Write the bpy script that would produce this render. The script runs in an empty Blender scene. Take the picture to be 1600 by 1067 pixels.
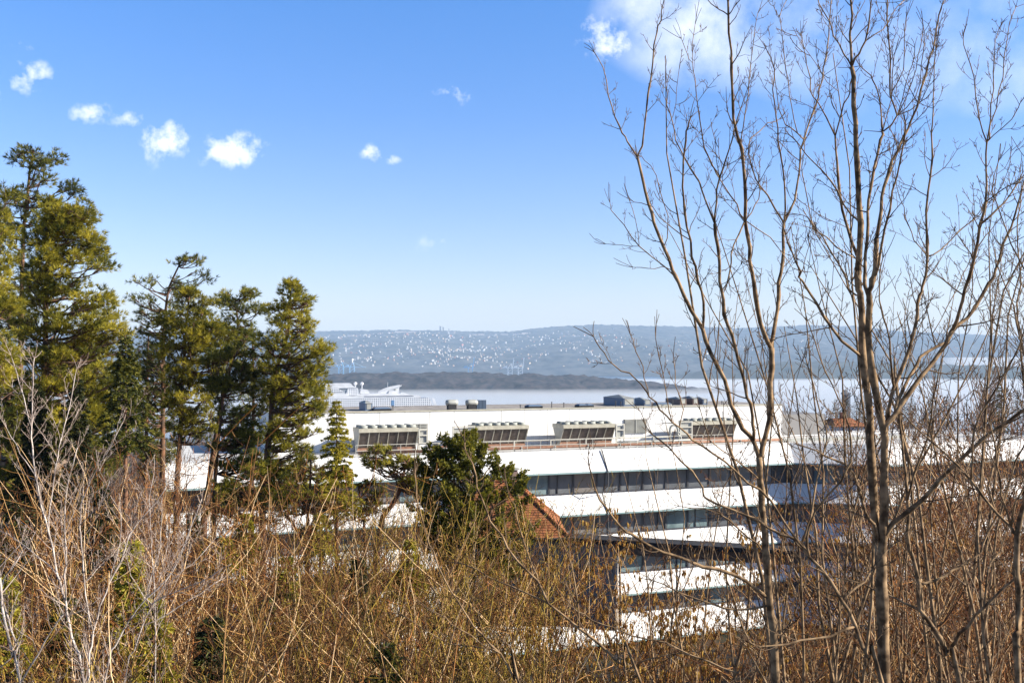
import bpy, math, random
import numpy as np

sc = bpy.context.scene
col = sc.collection
rnd = random.Random(7)
R = math.radians

# ---------------------------------------------------------------- camera
F, HZ = 1555.0, 565.0                      # focal length in photo pixels, horizon row of the level camera
cam_d = bpy.data.cameras.new("camera")
cam = bpy.data.objects.new("camera", cam_d)
col.objects.link(cam)
cam.location = (0, 0, 0)
cam.rotation_euler = (R(90), 0, 0)
cam_d.sensor_width = 36
cam_d.lens = 36 * F / 1600
cam_d.shift_y = (HZ - 533.5) / 1600
cam_d.clip_start = 0.1
cam_d.clip_end = 40000
sc.camera = cam

# ---------------------------------------------------------------- sun, exposure, sky
SUN_AZ, SUN_EL = 96.0, 26.0               # azimuth clockwise from the view direction (+Y)
SUN_STRENGTH, SKY_STRENGTH = 5.0, 0.10
EXPOSURE = 1.15
sd = bpy.data.lights.new("sun", 'SUN')
sun = bpy.data.objects.new("sun", sd)
col.objects.link(sun)
sd.energy = SUN_STRENGTH
sd.angle = R(0.53)
sd.color = (1.0, 0.93, 0.82)
sun.rotation_euler = (R(90 - SUN_EL), 0, R(180 - SUN_AZ))
sc.view_settings.view_transform = 'Standard'
sc.view_settings.look = 'None'
sc.view_settings.gamma = 1
sc.view_settings.exposure = EXPOSURE
sc.cycles.use_denoising = True
sc.cycles.denoising_prefilter = 'ACCURATE'
sc.cycles.max_bounces = 6
sc.cycles.diffuse_bounces = 3
sc.cycles.glossy_bounces = 2
sc.cycles.transparent_max_bounces = 4
sc.cycles.volume_bounces = 1
sc.cycles.caustics_reflective = False
sc.cycles.caustics_refractive = False


def build_world():
    w = bpy.data.worlds.new("World")
    sc.world = w
    w.use_nodes = True
    nt = w.node_tree
    N, L = nt.nodes, nt.links
    N.clear()
    out = N.new('ShaderNodeOutputWorld')
    bg = N.new('ShaderNodeBackground')
    bg.inputs['Strength'].default_value = SKY_STRENGTH
    L.new(bg.outputs[0], out.inputs[0])
    sky = N.new('ShaderNodeTexSky')
    sky.sky_type = 'NISHITA'
    sky.sun_disc = False
    sky.sun_elevation = R(SUN_EL)
    sky.sun_rotation = R(SUN_AZ)
    sky.air_density = 1.0
    sky.dust_density = 0.6
    sky.ozone_density = 2.0

    def math_(op, a, b=None, clamp=False):
        n = N.new('ShaderNodeMath')
        n.operation = op
        n.use_clamp = clamp
        for i, v in enumerate((a, b)):
            if v is None:
                continue
            if isinstance(v, (int, float)):
                n.inputs[i].default_value = v
            else:
                L.new(v, n.inputs[i])
        return n.outputs[0]

    tc = N.new('ShaderNodeTexCoord')
    sep = N.new('ShaderNodeSeparateXYZ')
    L.new(tc.outputs['Generated'], sep.inputs[0])
    x, y, z = sep.outputs
    ys = math_('MAXIMUM', y, 0.02)
    U = math_('DIVIDE', x, ys)              # tangents of azimuth and elevation: the cloud layer's own directions
    V = math_('DIVIDE', z, ys)
    nz = N.new('ShaderNodeTexNoise')
    nz.inputs['Scale'].default_value = 9.0
    nz.inputs['Detail'].default_value = 3.0
    L.new(tc.outputs['Generated'], nz.inputs['Vector'])
    sepc = N.new('ShaderNodeSeparateColor')
    L.new(nz.outputs['Color'], sepc.inputs[0])
    Uw = math_('ADD', U, math_('MULTIPLY', math_('SUBTRACT', sepc.outputs[0], 0.5), 0.035))
    Vw = math_('ADD', V, math_('MULTIPLY', math_('SUBTRACT', sepc.outputs[1], 0.5), 0.03))
    fine = N.new('ShaderNodeTexNoise')
    fine.inputs['Scale'].default_value = 55.0
    fine.inputs['Detail'].default_value = 7.0
    fine.inputs['Roughness'].default_value = 0.62
    L.new(tc.outputs['Generated'], fine.inputs['Vector'])
    clouds = [  # photo px, py, half width, half height, opacity
        (362, 238, 50, 32, 1.0), (328, 250, 25, 16, .6), (258, 222, 46, 34, .85), (205, 190, 34, 14, .6), (143, 180, 36, 20, .65),
        (44, 122, 36, 26, .75), (62, 134, 22, 14, .6), (4, 142, 16, 14, .5), (34, 75, 18, 14, .4), (592, 241, 24, 15, .85), (610, 250, 26, 10, .7), (710, 153, 30, 16, .6),
        (470, 214, 24, 16, .28), (690, 382, 40, 18, .35), (288, 282, 12, 8, .4), (255, 270, 14, 14, .35), (960, 55, 50, 42, .75),
        ]
    veil = [(1020, 20, 90, 60, .95), (1100, 45, 150, 95, .95), (1250, 60, 130, 95, .6), (1400, 70, 170, 110, .36), (1530, 95, 130, 80, .5), (1570, 5, 90, 36, .45)]

    def blobs(lst, soft):
        total = None
        for px, py, a, b, op in lst:
            du = math_('DIVIDE', math_('SUBTRACT', Uw, (px - 800) / F), a / F)
            dv = math_('DIVIDE', math_('SUBTRACT', Vw, (HZ - py) / F), b / F)
            r2 = math_('ADD', math_('MULTIPLY', du, du), math_('MULTIPLY', dv, dv))
            g = math_('MULTIPLY', math_('SUBTRACT', 1.0, math_('MULTIPLY', r2, soft), True), op)
            total = g if total is None else math_('MAXIMUM', total, g)
        return total
    total = blobs(clouds, 0.6)
    dens = math_('ADD', math_('SUBTRACT', total, 0.38), math_('MULTIPLY', math_('SUBTRACT', fine.outputs['Fac'], 0.5), 3.0))
    dens = math_('MULTIPLY', math_('MULTIPLY', dens, 1.25, True), math_('MULTIPLY', total, 1.4, True))
    wide = N.new('ShaderNodeTexNoise')
    wide.inputs['Scale'].default_value = 17.0
    wide.inputs['Detail'].default_value = 5.0
    L.new(tc.outputs['Generated'], wide.inputs['Vector'])
    vt = blobs(veil, 0.8)
    vd = math_('MULTIPLY', vt, math_('MULTIPLY', math_('SUBTRACT', math_('ADD', wide.outputs['Fac'], math_('MULTIPLY', fine.outputs['Fac'], 0.35)), 0.42), 2.6, True))
    dens = math_('MAXIMUM', dens, math_('MULTIPLY', vd, 0.8))
    dens = math_('MULTIPLY', dens, math_('GREATER_THAN', y, 0.05))
    # deeper blue higher up, milky at the horizon; zenith dimmed to cut fill light
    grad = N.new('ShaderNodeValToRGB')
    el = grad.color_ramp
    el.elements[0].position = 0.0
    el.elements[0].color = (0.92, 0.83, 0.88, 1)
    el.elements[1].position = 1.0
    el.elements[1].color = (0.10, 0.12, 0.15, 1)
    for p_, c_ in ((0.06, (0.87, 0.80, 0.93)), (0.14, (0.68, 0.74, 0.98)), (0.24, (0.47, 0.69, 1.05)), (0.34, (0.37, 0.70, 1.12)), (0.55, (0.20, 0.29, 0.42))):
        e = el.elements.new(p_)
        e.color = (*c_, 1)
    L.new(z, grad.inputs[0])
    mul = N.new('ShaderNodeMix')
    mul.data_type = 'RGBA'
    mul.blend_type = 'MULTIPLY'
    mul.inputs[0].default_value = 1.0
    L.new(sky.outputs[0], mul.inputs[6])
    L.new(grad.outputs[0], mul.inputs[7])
    mix = N.new('ShaderNodeMix')
    mix.data_type = 'RGBA'
    L.new(dens, mix.inputs[0])
    L.new(mul.outputs[2], mix.inputs[6])
    mix.inputs[7].default_value = (6.0, 6.2, 6.5, 1)
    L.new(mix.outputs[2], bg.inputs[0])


build_world()

# ---------------------------------------------------------------- helpers
WATER = -90.0


def P(px, py, Y):
    """A point of the place from a bearing (photo pixel) and a distance."""
    return np.array(((px - 800) / F * Y, Y, -(py - HZ) / F * Y))


def tag(o, label=None, cat=None, group=None, kind=None):
    if label:
        o['label'] = label
    if cat:
        o['category'] = cat
    if group:
        o['group'] = group
    if kind:
        o['kind'] = kind
    return o


def empty(name, loc, label, cat, group=None, rz=0):
    o = bpy.data.objects.new(name, None)
    col.objects.link(o)
    o.location = loc
    o.rotation_euler = (0, 0, rz)
    return tag(o, label, cat, group)


class MB:
    """Collects geometry for ONE mesh object."""

    def __init__(self):
        self.V, self.Q, self.T, self.n = [], [], [], 0
        self.tint = []
        self.polys = {}

    def add(self, V, Q=None, T=None, tint=None):
        V = np.asarray(V, float)
        self.V.append(V)
        if Q is not None and len(Q):
            self.Q.append(np.asarray(Q, int) + self.n)
        if T is not None and len(T):
            self.T.append(np.asarray(T, int) + self.n)
        if tint is None:
            tint = 0.5
        self.tint.append(np.broadcast_to(np.asarray(tint, float), (len(V),)))
        self.n += len(V)

    def quad(self, a, b, c, d):
        self.add([a, b, c, d], [[0, 1, 2, 3]])

    def hexa(self, b4, t4):
        self.add(list(b4) + list(t4), [[3, 2, 1, 0], [4, 5, 6, 7], [0, 1, 5, 4], [1, 2, 6, 5], [2, 3, 7, 6], [3, 0, 4, 7]])

    def box(self, x0, x1, y0, y1, z0, z1, f=None):
        f = f or (lambda a, b, c: (a, b, c))
        self.hexa([f(x0, y0, z0), f(x1, y0, z0), f(x1, y1, z0), f(x0, y1, z0)],
                  [f(x0, y0, z1), f(x1, y0, z1), f(x1, y1, z1), f(x0, y1, z1)])

    def tube(self, pts, r, k=6, cap=True):
        pts = np.asarray(pts, float)
        n = len(pts)
        r = np.broadcast_to(np.asarray(r, float), (n,))
        t = np.gradient(pts, axis=0)
        t /= np.linalg.norm(t, axis=1)[:, None] + 1e-9
        up = np.array((0.13, 0.21, 0.97)) if abs(t[:, 2]).mean() < 0.8 else np.array((0.9, 0.4, 0.1))
        a = np.cross(t, up)
        a /= np.linalg.norm(a, axis=1)[:, None] + 1e-9
        b = np.cross(t, a)
        ang = np.arange(k) * 2 * math.pi / k
        V = (pts[:, None, :] + r[:, None, None] * (np.cos(ang)[None, :, None] * a[:, None, :] + np.sin(ang)[None, :, None] * b[:, None, :])).reshape(-1, 3)
        i = np.arange(n - 1)[:, None] * k
        j = np.arange(k)[None, :]
        j2 = (j + 1) % k
        Q = np.stack([i + j, i + k + j, i + k + j2, i + j2], -1).reshape(-1, 4)
        T = None
        if cap:
            T = [[0, q, q + 1] for q in range(1, k - 1)] + [[(n - 1) * k, (n - 1) * k + q + 1, (n - 1) * k + q] for q in range(1, k - 1)]
        self.add(V, Q, T)

    def ball(self, c, r, nu=10, nv=6, sq=(1, 1, 1)):
        V, Q = [], []
        for i in range(nv + 1):
            th = math.pi * i / nv
            for j in range(nu):
                ph = 2 * math.pi * j / nu
                V.append((c[0] + r * sq[0] * math.sin(th) * math.cos(ph), c[1] + r * sq[1] * math.sin(th) * math.sin(ph), c[2] + r * sq[2] * math.cos(th)))
        for i in range(nv):
            for j in range(nu):
                j2 = (j + 1) % nu
                Q.append([i * nu + j, (i + 1) * nu + j, (i + 1) * nu + j2, i * nu + j2])
        self.add(V, Q)

    def prism(self, poly, d0, d1, f):
        """poly (a, b) outline pushed from d0 to d1; f(a, d, b) -> world. Fan-capped (convex or star-shaped outlines)."""
        n = len(poly)
        V = [f(a, d0, b) for a, b in poly] + [f(a, d1, b) for a, b in poly]
        ca, cb = sum(p[0] for p in poly) / n, sum(p[1] for p in poly) / n
        V += [f(ca, d0, cb), f(ca, d1, cb)]
        Q = [[i, (i + 1) % n, n + (i + 1) % n, n + i] for i in range(n)]
        T = [[2 * n, (i + 1) % n, i] for i in range(n)] + [[2 * n + 1, n + i, n + (i + 1) % n] for i in range(n)]
        self.add(V, Q, T)

    def data(self, name, mat, smooth=False):
        me = bpy.data.meshes.new(name)
        V = np.concatenate(self.V)
        Q = np.concatenate(self.Q) if self.Q else np.zeros((0, 4), int)
        T = np.concatenate(self.T) if self.T else np.zeros((0, 3), int)
        nq, nt_ = len(Q), len(T)
        me.vertices.add(len(V))
        me.vertices.foreach_set('co', V.astype(np.float32).ravel())
        li = np.concatenate([Q.ravel(), T.ravel()]).astype(np.int32)
        me.loops.add(len(li))
        me.loops.foreach_set('vertex_index', li)
        me.polygons.add(nq + nt_)
        ls = np.concatenate([np.arange(nq) * 4, nq * 4 + np.arange(nt_) * 3]).astype(np.int32)
        me.polygons.foreach_set('loop_start', ls)
        me.polygons.foreach_set('use_smooth', np.full(nq + nt_, bool(smooth)))
        at = me.attributes.new('tint', 'FLOAT', 'POINT')
        at.data.foreach_set('value', np.concatenate(self.tint).astype(np.float32))
        me.materials.append(mat)
        me.update(calc_edges=True)
        me.validate()
        return me

    def build(self, name, mat, parent=None, smooth=False, loc=None):
        o = bpy.data.objects.new(name, self.data(name, mat, smooth))
        col.objects.link(o)
        if parent is not None:
            o.parent = parent
        if loc is not None:
            o.location = loc
        return o


class Tubes:
    """Many tapered twigs gathered and turned into one mesh, grouped by point count for speed."""

    def __init__(self):
        self.g = {}

    def add(self, pts, rad, k=3):
        self.g.setdefault((len(pts), k), []).append((pts, rad))

    def into(self, mb):
        for (n, k), lst in self.g.items():
            p = np.array([q[0] for q in lst], float)
            r = np.array([q[1] for q in lst], float)
            t = np.gradient(p, axis=1)
            t /= np.linalg.norm(t, axis=2)[..., None] + 1e-9
            up = np.where((np.abs(t[..., 2:3].mean(axis=1, keepdims=True)) < 0.75), np.array((0.13, 0.21, 0.97)), np.array((0.92, 0.38, 0.1)))
            a = np.cross(t, up)
            a /= np.linalg.norm(a, axis=2)[..., None] + 1e-9
            b = np.cross(t, a)
            ang = np.arange(k) * 2 * math.pi / k
            V = p[:, :, None, :] + r[:, :, None, None] * (np.cos(ang)[None, None, :, None] * a[:, :, None, :] + np.sin(ang)[None, None, :, None] * b[:, :, None, :])
            m = len(lst)
            base = np.arange(m)[:, None, None] * n * k
            i = np.arange(n - 1)[None, :, None] * k
            j = np.arange(k)[None, None, :]
            j2 = (j + 1) % k
            Q = np.stack([base + i + j, base + i + k + j, base + i + k + j2, base + i + j2], -1).reshape(-1, 4)
            tint = np.repeat(np.random.default_rng(m).random(m), n * k)
            mb.add(V.reshape(-1, 3), Q, None, tint)
        return mb

    def build(self, name, mat, parent=None, smooth=True):
        return self.into(MB()).build(name, mat, parent, smooth)


def copy_tree(o, parent=None):
    c = o.copy()
    col.objects.link(c)
    if parent is not None:
        c.parent = parent
    for ch in list(o.children):
        copy_tree(ch, c)
    return c


def material(name, color, rough=0.8, noise=None, bump=0.0, bump_scale=30, metallic=0.0, spec=0.3, ramp=None, rand=0.0, translucent=0.0, coords='Object'):
    """noise=(scale, colour2, detail) mottles the surface; ramp=[(t, colour)] runs over the 'tint' attribute; rand varies per object."""
    m = bpy.data.materials.new(name)
    m.use_nodes = True
    nt = m.node_tree
    N, L = nt.nodes, nt.links
    b = N['Principled BSDF']
    b.inputs['Base Color'].default_value = (*color, 1)
    b.inputs['Roughness'].default_value = rough
    b.inputs['Metallic'].default_value = metallic
    b.inputs['Specular IOR Level'].default_value = spec
    tc = N.new('ShaderNodeTexCoord')
    out = None
    if ramp:
        at = N.new('ShaderNodeAttribute')
        at.attribute_name = 'tint'
        cr = N.new('ShaderNodeValToRGB')
        cr.color_ramp.elements[0].position, cr.color_ramp.elements[0].color = ramp[0][0], (*ramp[0][1], 1)
        cr.color_ramp.elements[1].position, cr.color_ramp.elements[1].color = ramp[-1][0], (*ramp[-1][1], 1)
        for t, c in ramp[1:-1]:
            e = cr.color_ramp.elements.new(t)
            e.color = (*c, 1)
        L.new(at.outputs['Fac'], cr.inputs[0])
        out = cr.outputs[0]
    if noise:
        nz = N.new('ShaderNodeTexNoise')
        nz.inputs['Scale'].default_value = noise[0]
        nz.inputs['Detail'].default_value = noise[2] if len(noise) > 2 else 5
        L.new(tc.outputs[coords], nz.inputs['Vector'])
        cr = N.new('ShaderNodeMapRange')
        cr.inputs[1].default_value, cr.inputs[2].default_value = 0.38, 0.62
        L.new(nz.outputs['Fac'], cr.inputs[0])
        mx = N.new('ShaderNodeMix')
        mx.data_type = 'RGBA'
        L.new(cr.outputs[0], mx.inputs[0])
        if out is not None:
            L.new(out, mx.inputs[6])
        else:
            mx.inputs[6].default_value = (*color, 1)
        mx.inputs[7].default_value = (*noise[1], 1)
        out = mx.outputs[2]
    if rand:
        oi = N.new('ShaderNodeObjectInfo')
        mr = N.new('ShaderNodeMapRange')
        mr.inputs[3].default_value, mr.inputs[4].default_value = 1 - rand, 1 + rand
        L.new(oi.outputs['Random'], mr.inputs[0])
        hs = N.new('ShaderNodeHueSaturation')
        L.new(mr.outputs[0], hs.inputs['Value'])
        if out is not None:
            L.new(out, hs.inputs['Color'])
        else:
            hs.inputs['Color'].default_value = (*color, 1)
        out = hs.outputs[0]
    if out is not None:
        L.new(out, b.inputs['Base Color'])
    if bump:
        nb = N.new('ShaderNodeTexNoise')
        nb.inputs['Scale'].default_value = bump_scale
        nb.inputs['Detail'].default_value = 6
        L.new(tc.outputs[coords], nb.inputs['Vector'])
        bp = N.new('ShaderNodeBump')
        bp.inputs['Strength'].default_value = bump
        L.new(nb.outputs['Fac'], bp.inputs['Height'])
        L.new(bp.outputs[0], b.inputs['Normal'])
    if translucent:
        tr = N.new('ShaderNodeBsdfTranslucent')
        if out is not None:
            L.new(out, tr.inputs[0])
        else:
            tr.inputs[0].default_value = (*color, 1)
        ms = N.new('ShaderNodeMixShader')
        ms.inputs[0].default_value = translucent
        L.new(b.outputs[0], ms.inputs[1])
        L.new(tr.outputs[0], ms.inputs[2])
        L.new(ms.outputs[0], N['Material Output'].inputs[0])
    return m


M = {}
M['white'] = material('white_render', (.80, .79, .77), .6, noise=(0.25, (.74, .73, .71)))
def panel_white():
    m = material('white_panels', (.80, .79, .77), .55, noise=(0.3, (.72, .71, .685), 8))
    nt = m.node_tree
    N, L = nt.nodes, nt.links
    b = N['Principled BSDF']
    src = b.inputs['Base Color'].links[0].from_socket
    tc = N.new('ShaderNodeTexCoord')
    mp = N.new('ShaderNodeMapping')
    mp.inputs['Rotation'].default_value = (0, 0, -math.atan2(.35, .937))
    L.new(tc.outputs['Object'], mp.inputs[0])
    sp = N.new('ShaderNodeSeparateXYZ')
    L.new(mp.outputs[0], sp.inputs[0])

    def mt(op, a, v):
        n = N.new('ShaderNodeMath')
        n.operation = op
        L.new(a, n.inputs[0])
        n.inputs[1].default_value = v
        return n.outputs[0]
    joint = mt('LESS_THAN', mt('FRACT', mt('DIVIDE', sp.outputs[0], 2.55), 0.0), 0.018)
    mp2 = N.new('ShaderNodeMapping')
    mp2.inputs['Rotation'].default_value = (0, 0, -math.atan2(.35, .937))
    mp2.inputs['Scale'].default_value = (2.2, .2, .12)
    L.new(tc.outputs['Object'], mp2.inputs[0])
    nz = N.new('ShaderNodeTexNoise')
    nz.inputs['Scale'].default_value = 1.4
    nz.inputs['Detail'].default_value = 6
    L.new(mp2.outputs[0], nz.inputs['Vector'])
    st = N.new('ShaderNodeMapRange')
    st.inputs[1].default_value, st.inputs[2].default_value, st.inputs[4].default_value = .56, .78, .55
    L.new(nz.outputs['Fac'], st.inputs[0])
    m1 = N.new('ShaderNodeMix')
    m1.data_type = 'RGBA'
    L.new(st.outputs[0], m1.inputs[0])
    L.new(src, m1.inputs[6])
    m1.inputs[7].default_value = (.47, .45, .41, 1)
    m2 = N.new('ShaderNodeMix')
    m2.data_type = 'RGBA'
    L.new(joint, m2.inputs[0])
    L.new(m1.outputs[2], m2.inputs[6])
    m2.inputs[7].default_value = (.30, .30, .29, 1)
    L.new(m2.outputs[2], b.inputs['Base Color'])
    return m


M['panel'] = panel_white()
M['offwhite'] = material('roof_membrane', (.62, .61, .59), .8, noise=(0.6, (.5, .49, .47)))
M['gravel'] = material('roof_gravel', (.34, .31, .28), .95, noise=(1.2, (.20, .18, .165), 8))
M['lip'] = material('soffit_edge', (.25, .36, .36), .5)
M['glass'] = material('dark_glass', (.10, .11, .12), .08, noise=(0.35, (.17, .175, .18)), spec=.6)
M['glass_blind'] = material('glass_with_blind', (.24, .31, .31), .15, noise=(0.5, (.12, .17, .18)), spec=.6)
M['glass_dim'] = material('glass_over_curtain', (.22, .20, .185), .12, noise=(1.2, (.20, .18, .16)), spec=.6)
M['frame'] = material('anodised_frame', (.06, .06, .065), .45)
M['grey_metal'] = material('galvanised_sheet', (.40, .40, .36), .5, noise=(1.5, (.33, .33, .30)), metallic=.2)
M['cream_metal'] = material('cream_painted_sheet', (.47, .44, .35), .5, noise=(2, (.38, .355, .28)))
M['coil'] = material('coil_fins', (.075, .058, .048), .6, noise=(2.5, (.12, .095, .08)))
M['fan'] = material('fan_cowl', (.30, .31, .28), .6)
M['rail'] = material('rail_metal', (.52, .50, .43), .5)
M['rust'] = material('rusty_brown_pipe', (.22, .11, .07), .7, noise=(3, (.30, .16, .10)))
M['louvre'] = material('louvre_grey', (.22, .21, .20), .6)
M['black'] = material('black_bitumen', (.022, .02, .018), .75, noise=(3, (.03, .03, .035)))
M['blue_box'] = material('slate_blue_tone', (.12, .17, .25), .5)  # on the roof housings this blue is side shade put in as colour
M['tile'] = None
M['wallgrey'] = material('grey_render', (.34, .30, .26), .85, noise=(1.2, (.25, .22, .19)), bump=.3)
M['brick'] = material('dull_red_brick', (.20, .085, .06), .85, noise=(2, (.26, .13, .10)))
M['wood_wall'] = material('weathered_board', (.20, .14, .10), .85, noise=(3, (.14, .10, .07)))
M['mast'] = material('mast_steel', (.08, .08, .08), .5)
M['copper'] = material('brown_sheet_cladding', (.15, .10, .085), .55, noise=(2, (.19, .13, .11)))

# bark and foliage
M['bark_near'] = material('brown_tan_bark', (.36, .235, .125), .9, noise=(11, (.085, .050, .024), 8), bump=.9, bump_scale=70)
M['twig_near'] = material('brown_twig', (.15, .095, .05), .8, noise=(14, (.075, .045, .025)))
M['bark_pale'] = material('pale_sapling_bark', (.60, .52, .45), .75, noise=(7, (.26, .21, .18)), bump=.2, bump_scale=50)
M['twig_pale'] = material('pale_twig', (.36, .29, .24), .8, ramp=[(0, (.16, .10, .07)), (1, (.52, .42, .35))])
M['shrub_stem'] = material('shrub_stem', (.2, .15, .1), .8, ramp=[(0, (.035, .014, .003)), (.45, (.17, .076, .022)), (.72, (.46, .275, .11)), (1, (.78, .55, .31))], rand=.3)
M['shrub_twig'] = material('shrub_twig', (.2, .15, .1), .8, ramp=[(0, (.016, .006, .001)), (.5, (.105, .040, .007)), (.8, (.33, .160, .038)), (1, (.68, .43, .18))], rand=.3)
M['red_twig'] = material('reddish_twig', (.2, .1, .06), .8, ramp=[(0, (.018, .005, .001)), (.5, (.125, .035, .006)), (.8, (.35, .128, .026)), (1, (.64, .34, .12))], rand=.28)
M['olive_twig'] = material('olive_twig', (.2, .17, .06), .8, ramp=[(0, (.018, .012, .001)), (.5, (.115, .070, .005)), (.8, (.35, .225, .024)), (1, (.62, .43, .10))], rand=.28)
M['catkin'] = material('catkin', (.36, .22, .06), .8, ramp=[(0, (.26, .12, .03)), (.5, (.46, .25, .055)), (1, (.58, .39, .09))], translucent=.35)
M['dead_leaf'] = material('dead_leaf', (.22, .11, .05), .8, ramp=[(0, (.12, .055, .03)), (.5, (.22, .115, .055)), (1, (.36, .21, .10))], translucent=.35)
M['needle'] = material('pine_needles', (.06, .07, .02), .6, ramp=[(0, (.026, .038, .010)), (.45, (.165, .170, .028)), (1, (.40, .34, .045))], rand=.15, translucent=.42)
M['needle_y'] = material('sunny_pine_needles', (.09, .09, .02), .6, ramp=[(0, (.048, .060, .010)), (.45, (.285, .255, .030)), (1, (.54, .44, .045))], rand=.1, translucent=.45)  # lighter, yellower copy of the needles, sunlight put into the colour
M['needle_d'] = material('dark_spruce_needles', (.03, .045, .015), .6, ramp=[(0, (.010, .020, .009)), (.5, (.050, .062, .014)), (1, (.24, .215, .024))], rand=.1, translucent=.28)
M['needle_k'] = material('shaded_spruce_needles', (.02, .03, .012), .65, ramp=[(0, (.006, .011, .005)), (.5, (.022, .030, .009)), (1, (.09, .09, .014))], rand=.1, translucent=.15)  # near-black copy of the spruce needles, shade put into the colour
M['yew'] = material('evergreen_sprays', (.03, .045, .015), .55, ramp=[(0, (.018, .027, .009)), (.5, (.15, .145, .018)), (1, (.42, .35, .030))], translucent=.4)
M['pine_bark'] = material('pine_bark', (.10, .065, .045), .9, noise=(3, (.20, .095, .05)), bump=.6, bump_scale=14)
M['pine_limb'] = material('pine_limb', (.16, .085, .05), .9, noise=(2.5, (.08, .055, .04)))
M['far_twig'] = material('far_bare_twig', (.15, .10, .08), .9, ramp=[(0, (.10, .065, .05)), (1, (.22, .15, .115))], rand=.2)
M['birch'] = material('birch_bark', (.62, .57, .53), .8, noise=(6, (.2, .16, .14)))


def tile_material():
    m = material('orange_roof_tile', (.44, .165, .06), .8, noise=(2.2, (.30, .10, .04), 8), bump=.2, bump_scale=8)
    nt = m.node_tree
    N, L = nt.nodes, nt.links
    tc = N.new('ShaderNodeTexCoord')
    wv = N.new('ShaderNodeTexWave')
    wv.bands_direction = 'Z'
    wv.inputs['Scale'].default_value = 1.9
    wv.inputs['Distortion'].default_value = 0.3
    L.new(tc.outputs['Object'], wv.inputs['Vector'])
    bp = N.new('ShaderNodeBump')
    bp.inputs['Strength'].default_value = 0.9
    bp.inputs['Distance'].default_value = 0.15
    L.new(wv.outputs['Fac'], bp.inputs['Height'])
    L.new(bp.outputs[0], N['Principled BSDF'].inputs['Normal'])
    return m


M['tile'] = tile_material()

# ---------------------------------------------------------------- terrain, water, far land
_rs = np.random.default_rng(3)
_GR = _rs.random((64, 64))


def vnoise(x, y):
    """Smooth value noise, period 64."""
    x, y = np.asarray(x, float), np.asarray(y, float)
    xi, yi = np.floor(x).astype(int), np.floor(y).astype(int)
    fx, fy = x - xi, y - yi
    fx, fy = fx * fx * (3 - 2 * fx), fy * fy * (3 - 2 * fy)
    a, b = _GR[xi % 64, yi % 64], _GR[(xi + 1) % 64, yi % 64]
    c, d = _GR[xi % 64, (yi + 1) % 64], _GR[(xi + 1) % 64, (yi + 1) % 64]
    return (a * (1 - fx) + b * fx) * (1 - fy) + (c * (1 - fx) + d * fx) * fy


GY = [-60, 0, 6, 12, 25, 40, 58, 70, 78, 90, 130, 260, 700, 1000, 1150, 1400, 16000]
GZ = [-3.2, -4.0, -5.2, -6.4, -9.0, -12.2, -17.0, -22.0, -25.5, -27.5, -29, -40, -72, -84, -91.5, -94, -94]


def ground(x, y):
    x, y = np.asarray(x, float), np.asarray(y, float)
    z = np.interp(y, GY, GZ)
    amp = np.clip((y + 5) / 40, 0.1, 1) * np.clip((1000 - y) / 400, 0, 1)
    return z + amp * (vnoise(x / 9, y / 9) - .5) * 1.2 + np.clip((y - 120) / 150, 0, 1) * np.clip((1000 - y) / 300, 0, 1) * (vnoise(x / 60 + 9, y / 60) - .5) * 12


def grid_mesh(xs, ys, zf, name, mat, smooth=True):
    X, Y = np.meshgrid(xs, ys, indexing='ij')
    Z = zf(X, Y)
    V = np.stack([X, Y, Z], -1).reshape(-1, 3)
    nx, ny = len(xs), len(ys)
    i, j = np.meshgrid(np.arange(nx - 1), np.arange(ny - 1), indexing='ij')
    a = i * ny + j
    Q = np.stack([a, a + ny, a + ny + 1, a + 1], -1).reshape(-1, 4)
    mb = MB()
    mb.add(V, Q)
    return mb.build(name, mat, None, smooth)


def build_land():
    mat = material('leaf_litter_ground', (.052, .028, .013), .95, noise=(.35, (.024, .022, .008), 8), bump=.6, bump_scale=5)
    xs = np.concatenate([np.linspace(-11000, -200, 16)[:-1], np.linspace(-200, -60, 24)[:-1], np.linspace(-60, 70, 110), np.linspace(70, 200, 22)[1:], np.linspace(200, 11000, 16)[1:]])
    ys = np.concatenate([np.linspace(-58, 100, 150), np.linspace(100, 400, 60)[1:], np.linspace(400, 1400, 40)[1:], np.linspace(1400, 12900, 8)[1:]])
    o = grid_mesh(xs, ys, ground, 'ground', mat)
    tag(o, 'brown leaf-littered hillside falling away towards the fjord', None, None, 'structure')
    # water
    wm = material('fjord_water', (.03, .06, .09), .22, spec=.5, bump=.08, bump_scale=.02)
    mb = MB()
    mb.quad((-11000, 900, WATER), (11000, 900, WATER), (11000, 12800, WATER), (-11000, 12800, WATER))
    tag(mb.build('water', wm), 'pale calm fjord water under thin mist', None, None, 'structure')


build_land()

SKY_PX = [-2600, 300, 490, 540, 600, 680, 740, 800, 830, 870, 930, 1000, 1100, 1150, 1200, 1260, 1330, 1400, 1480, 1600, 4200]
SKY_PY = [520, 520, 518, 517, 515.5, 516, 518, 518, 514, 510, 507, 508.5, 511, 513, 511, 508, 509, 517, 521, 526, 535]
RIDGE_Y = 10200.0


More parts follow.
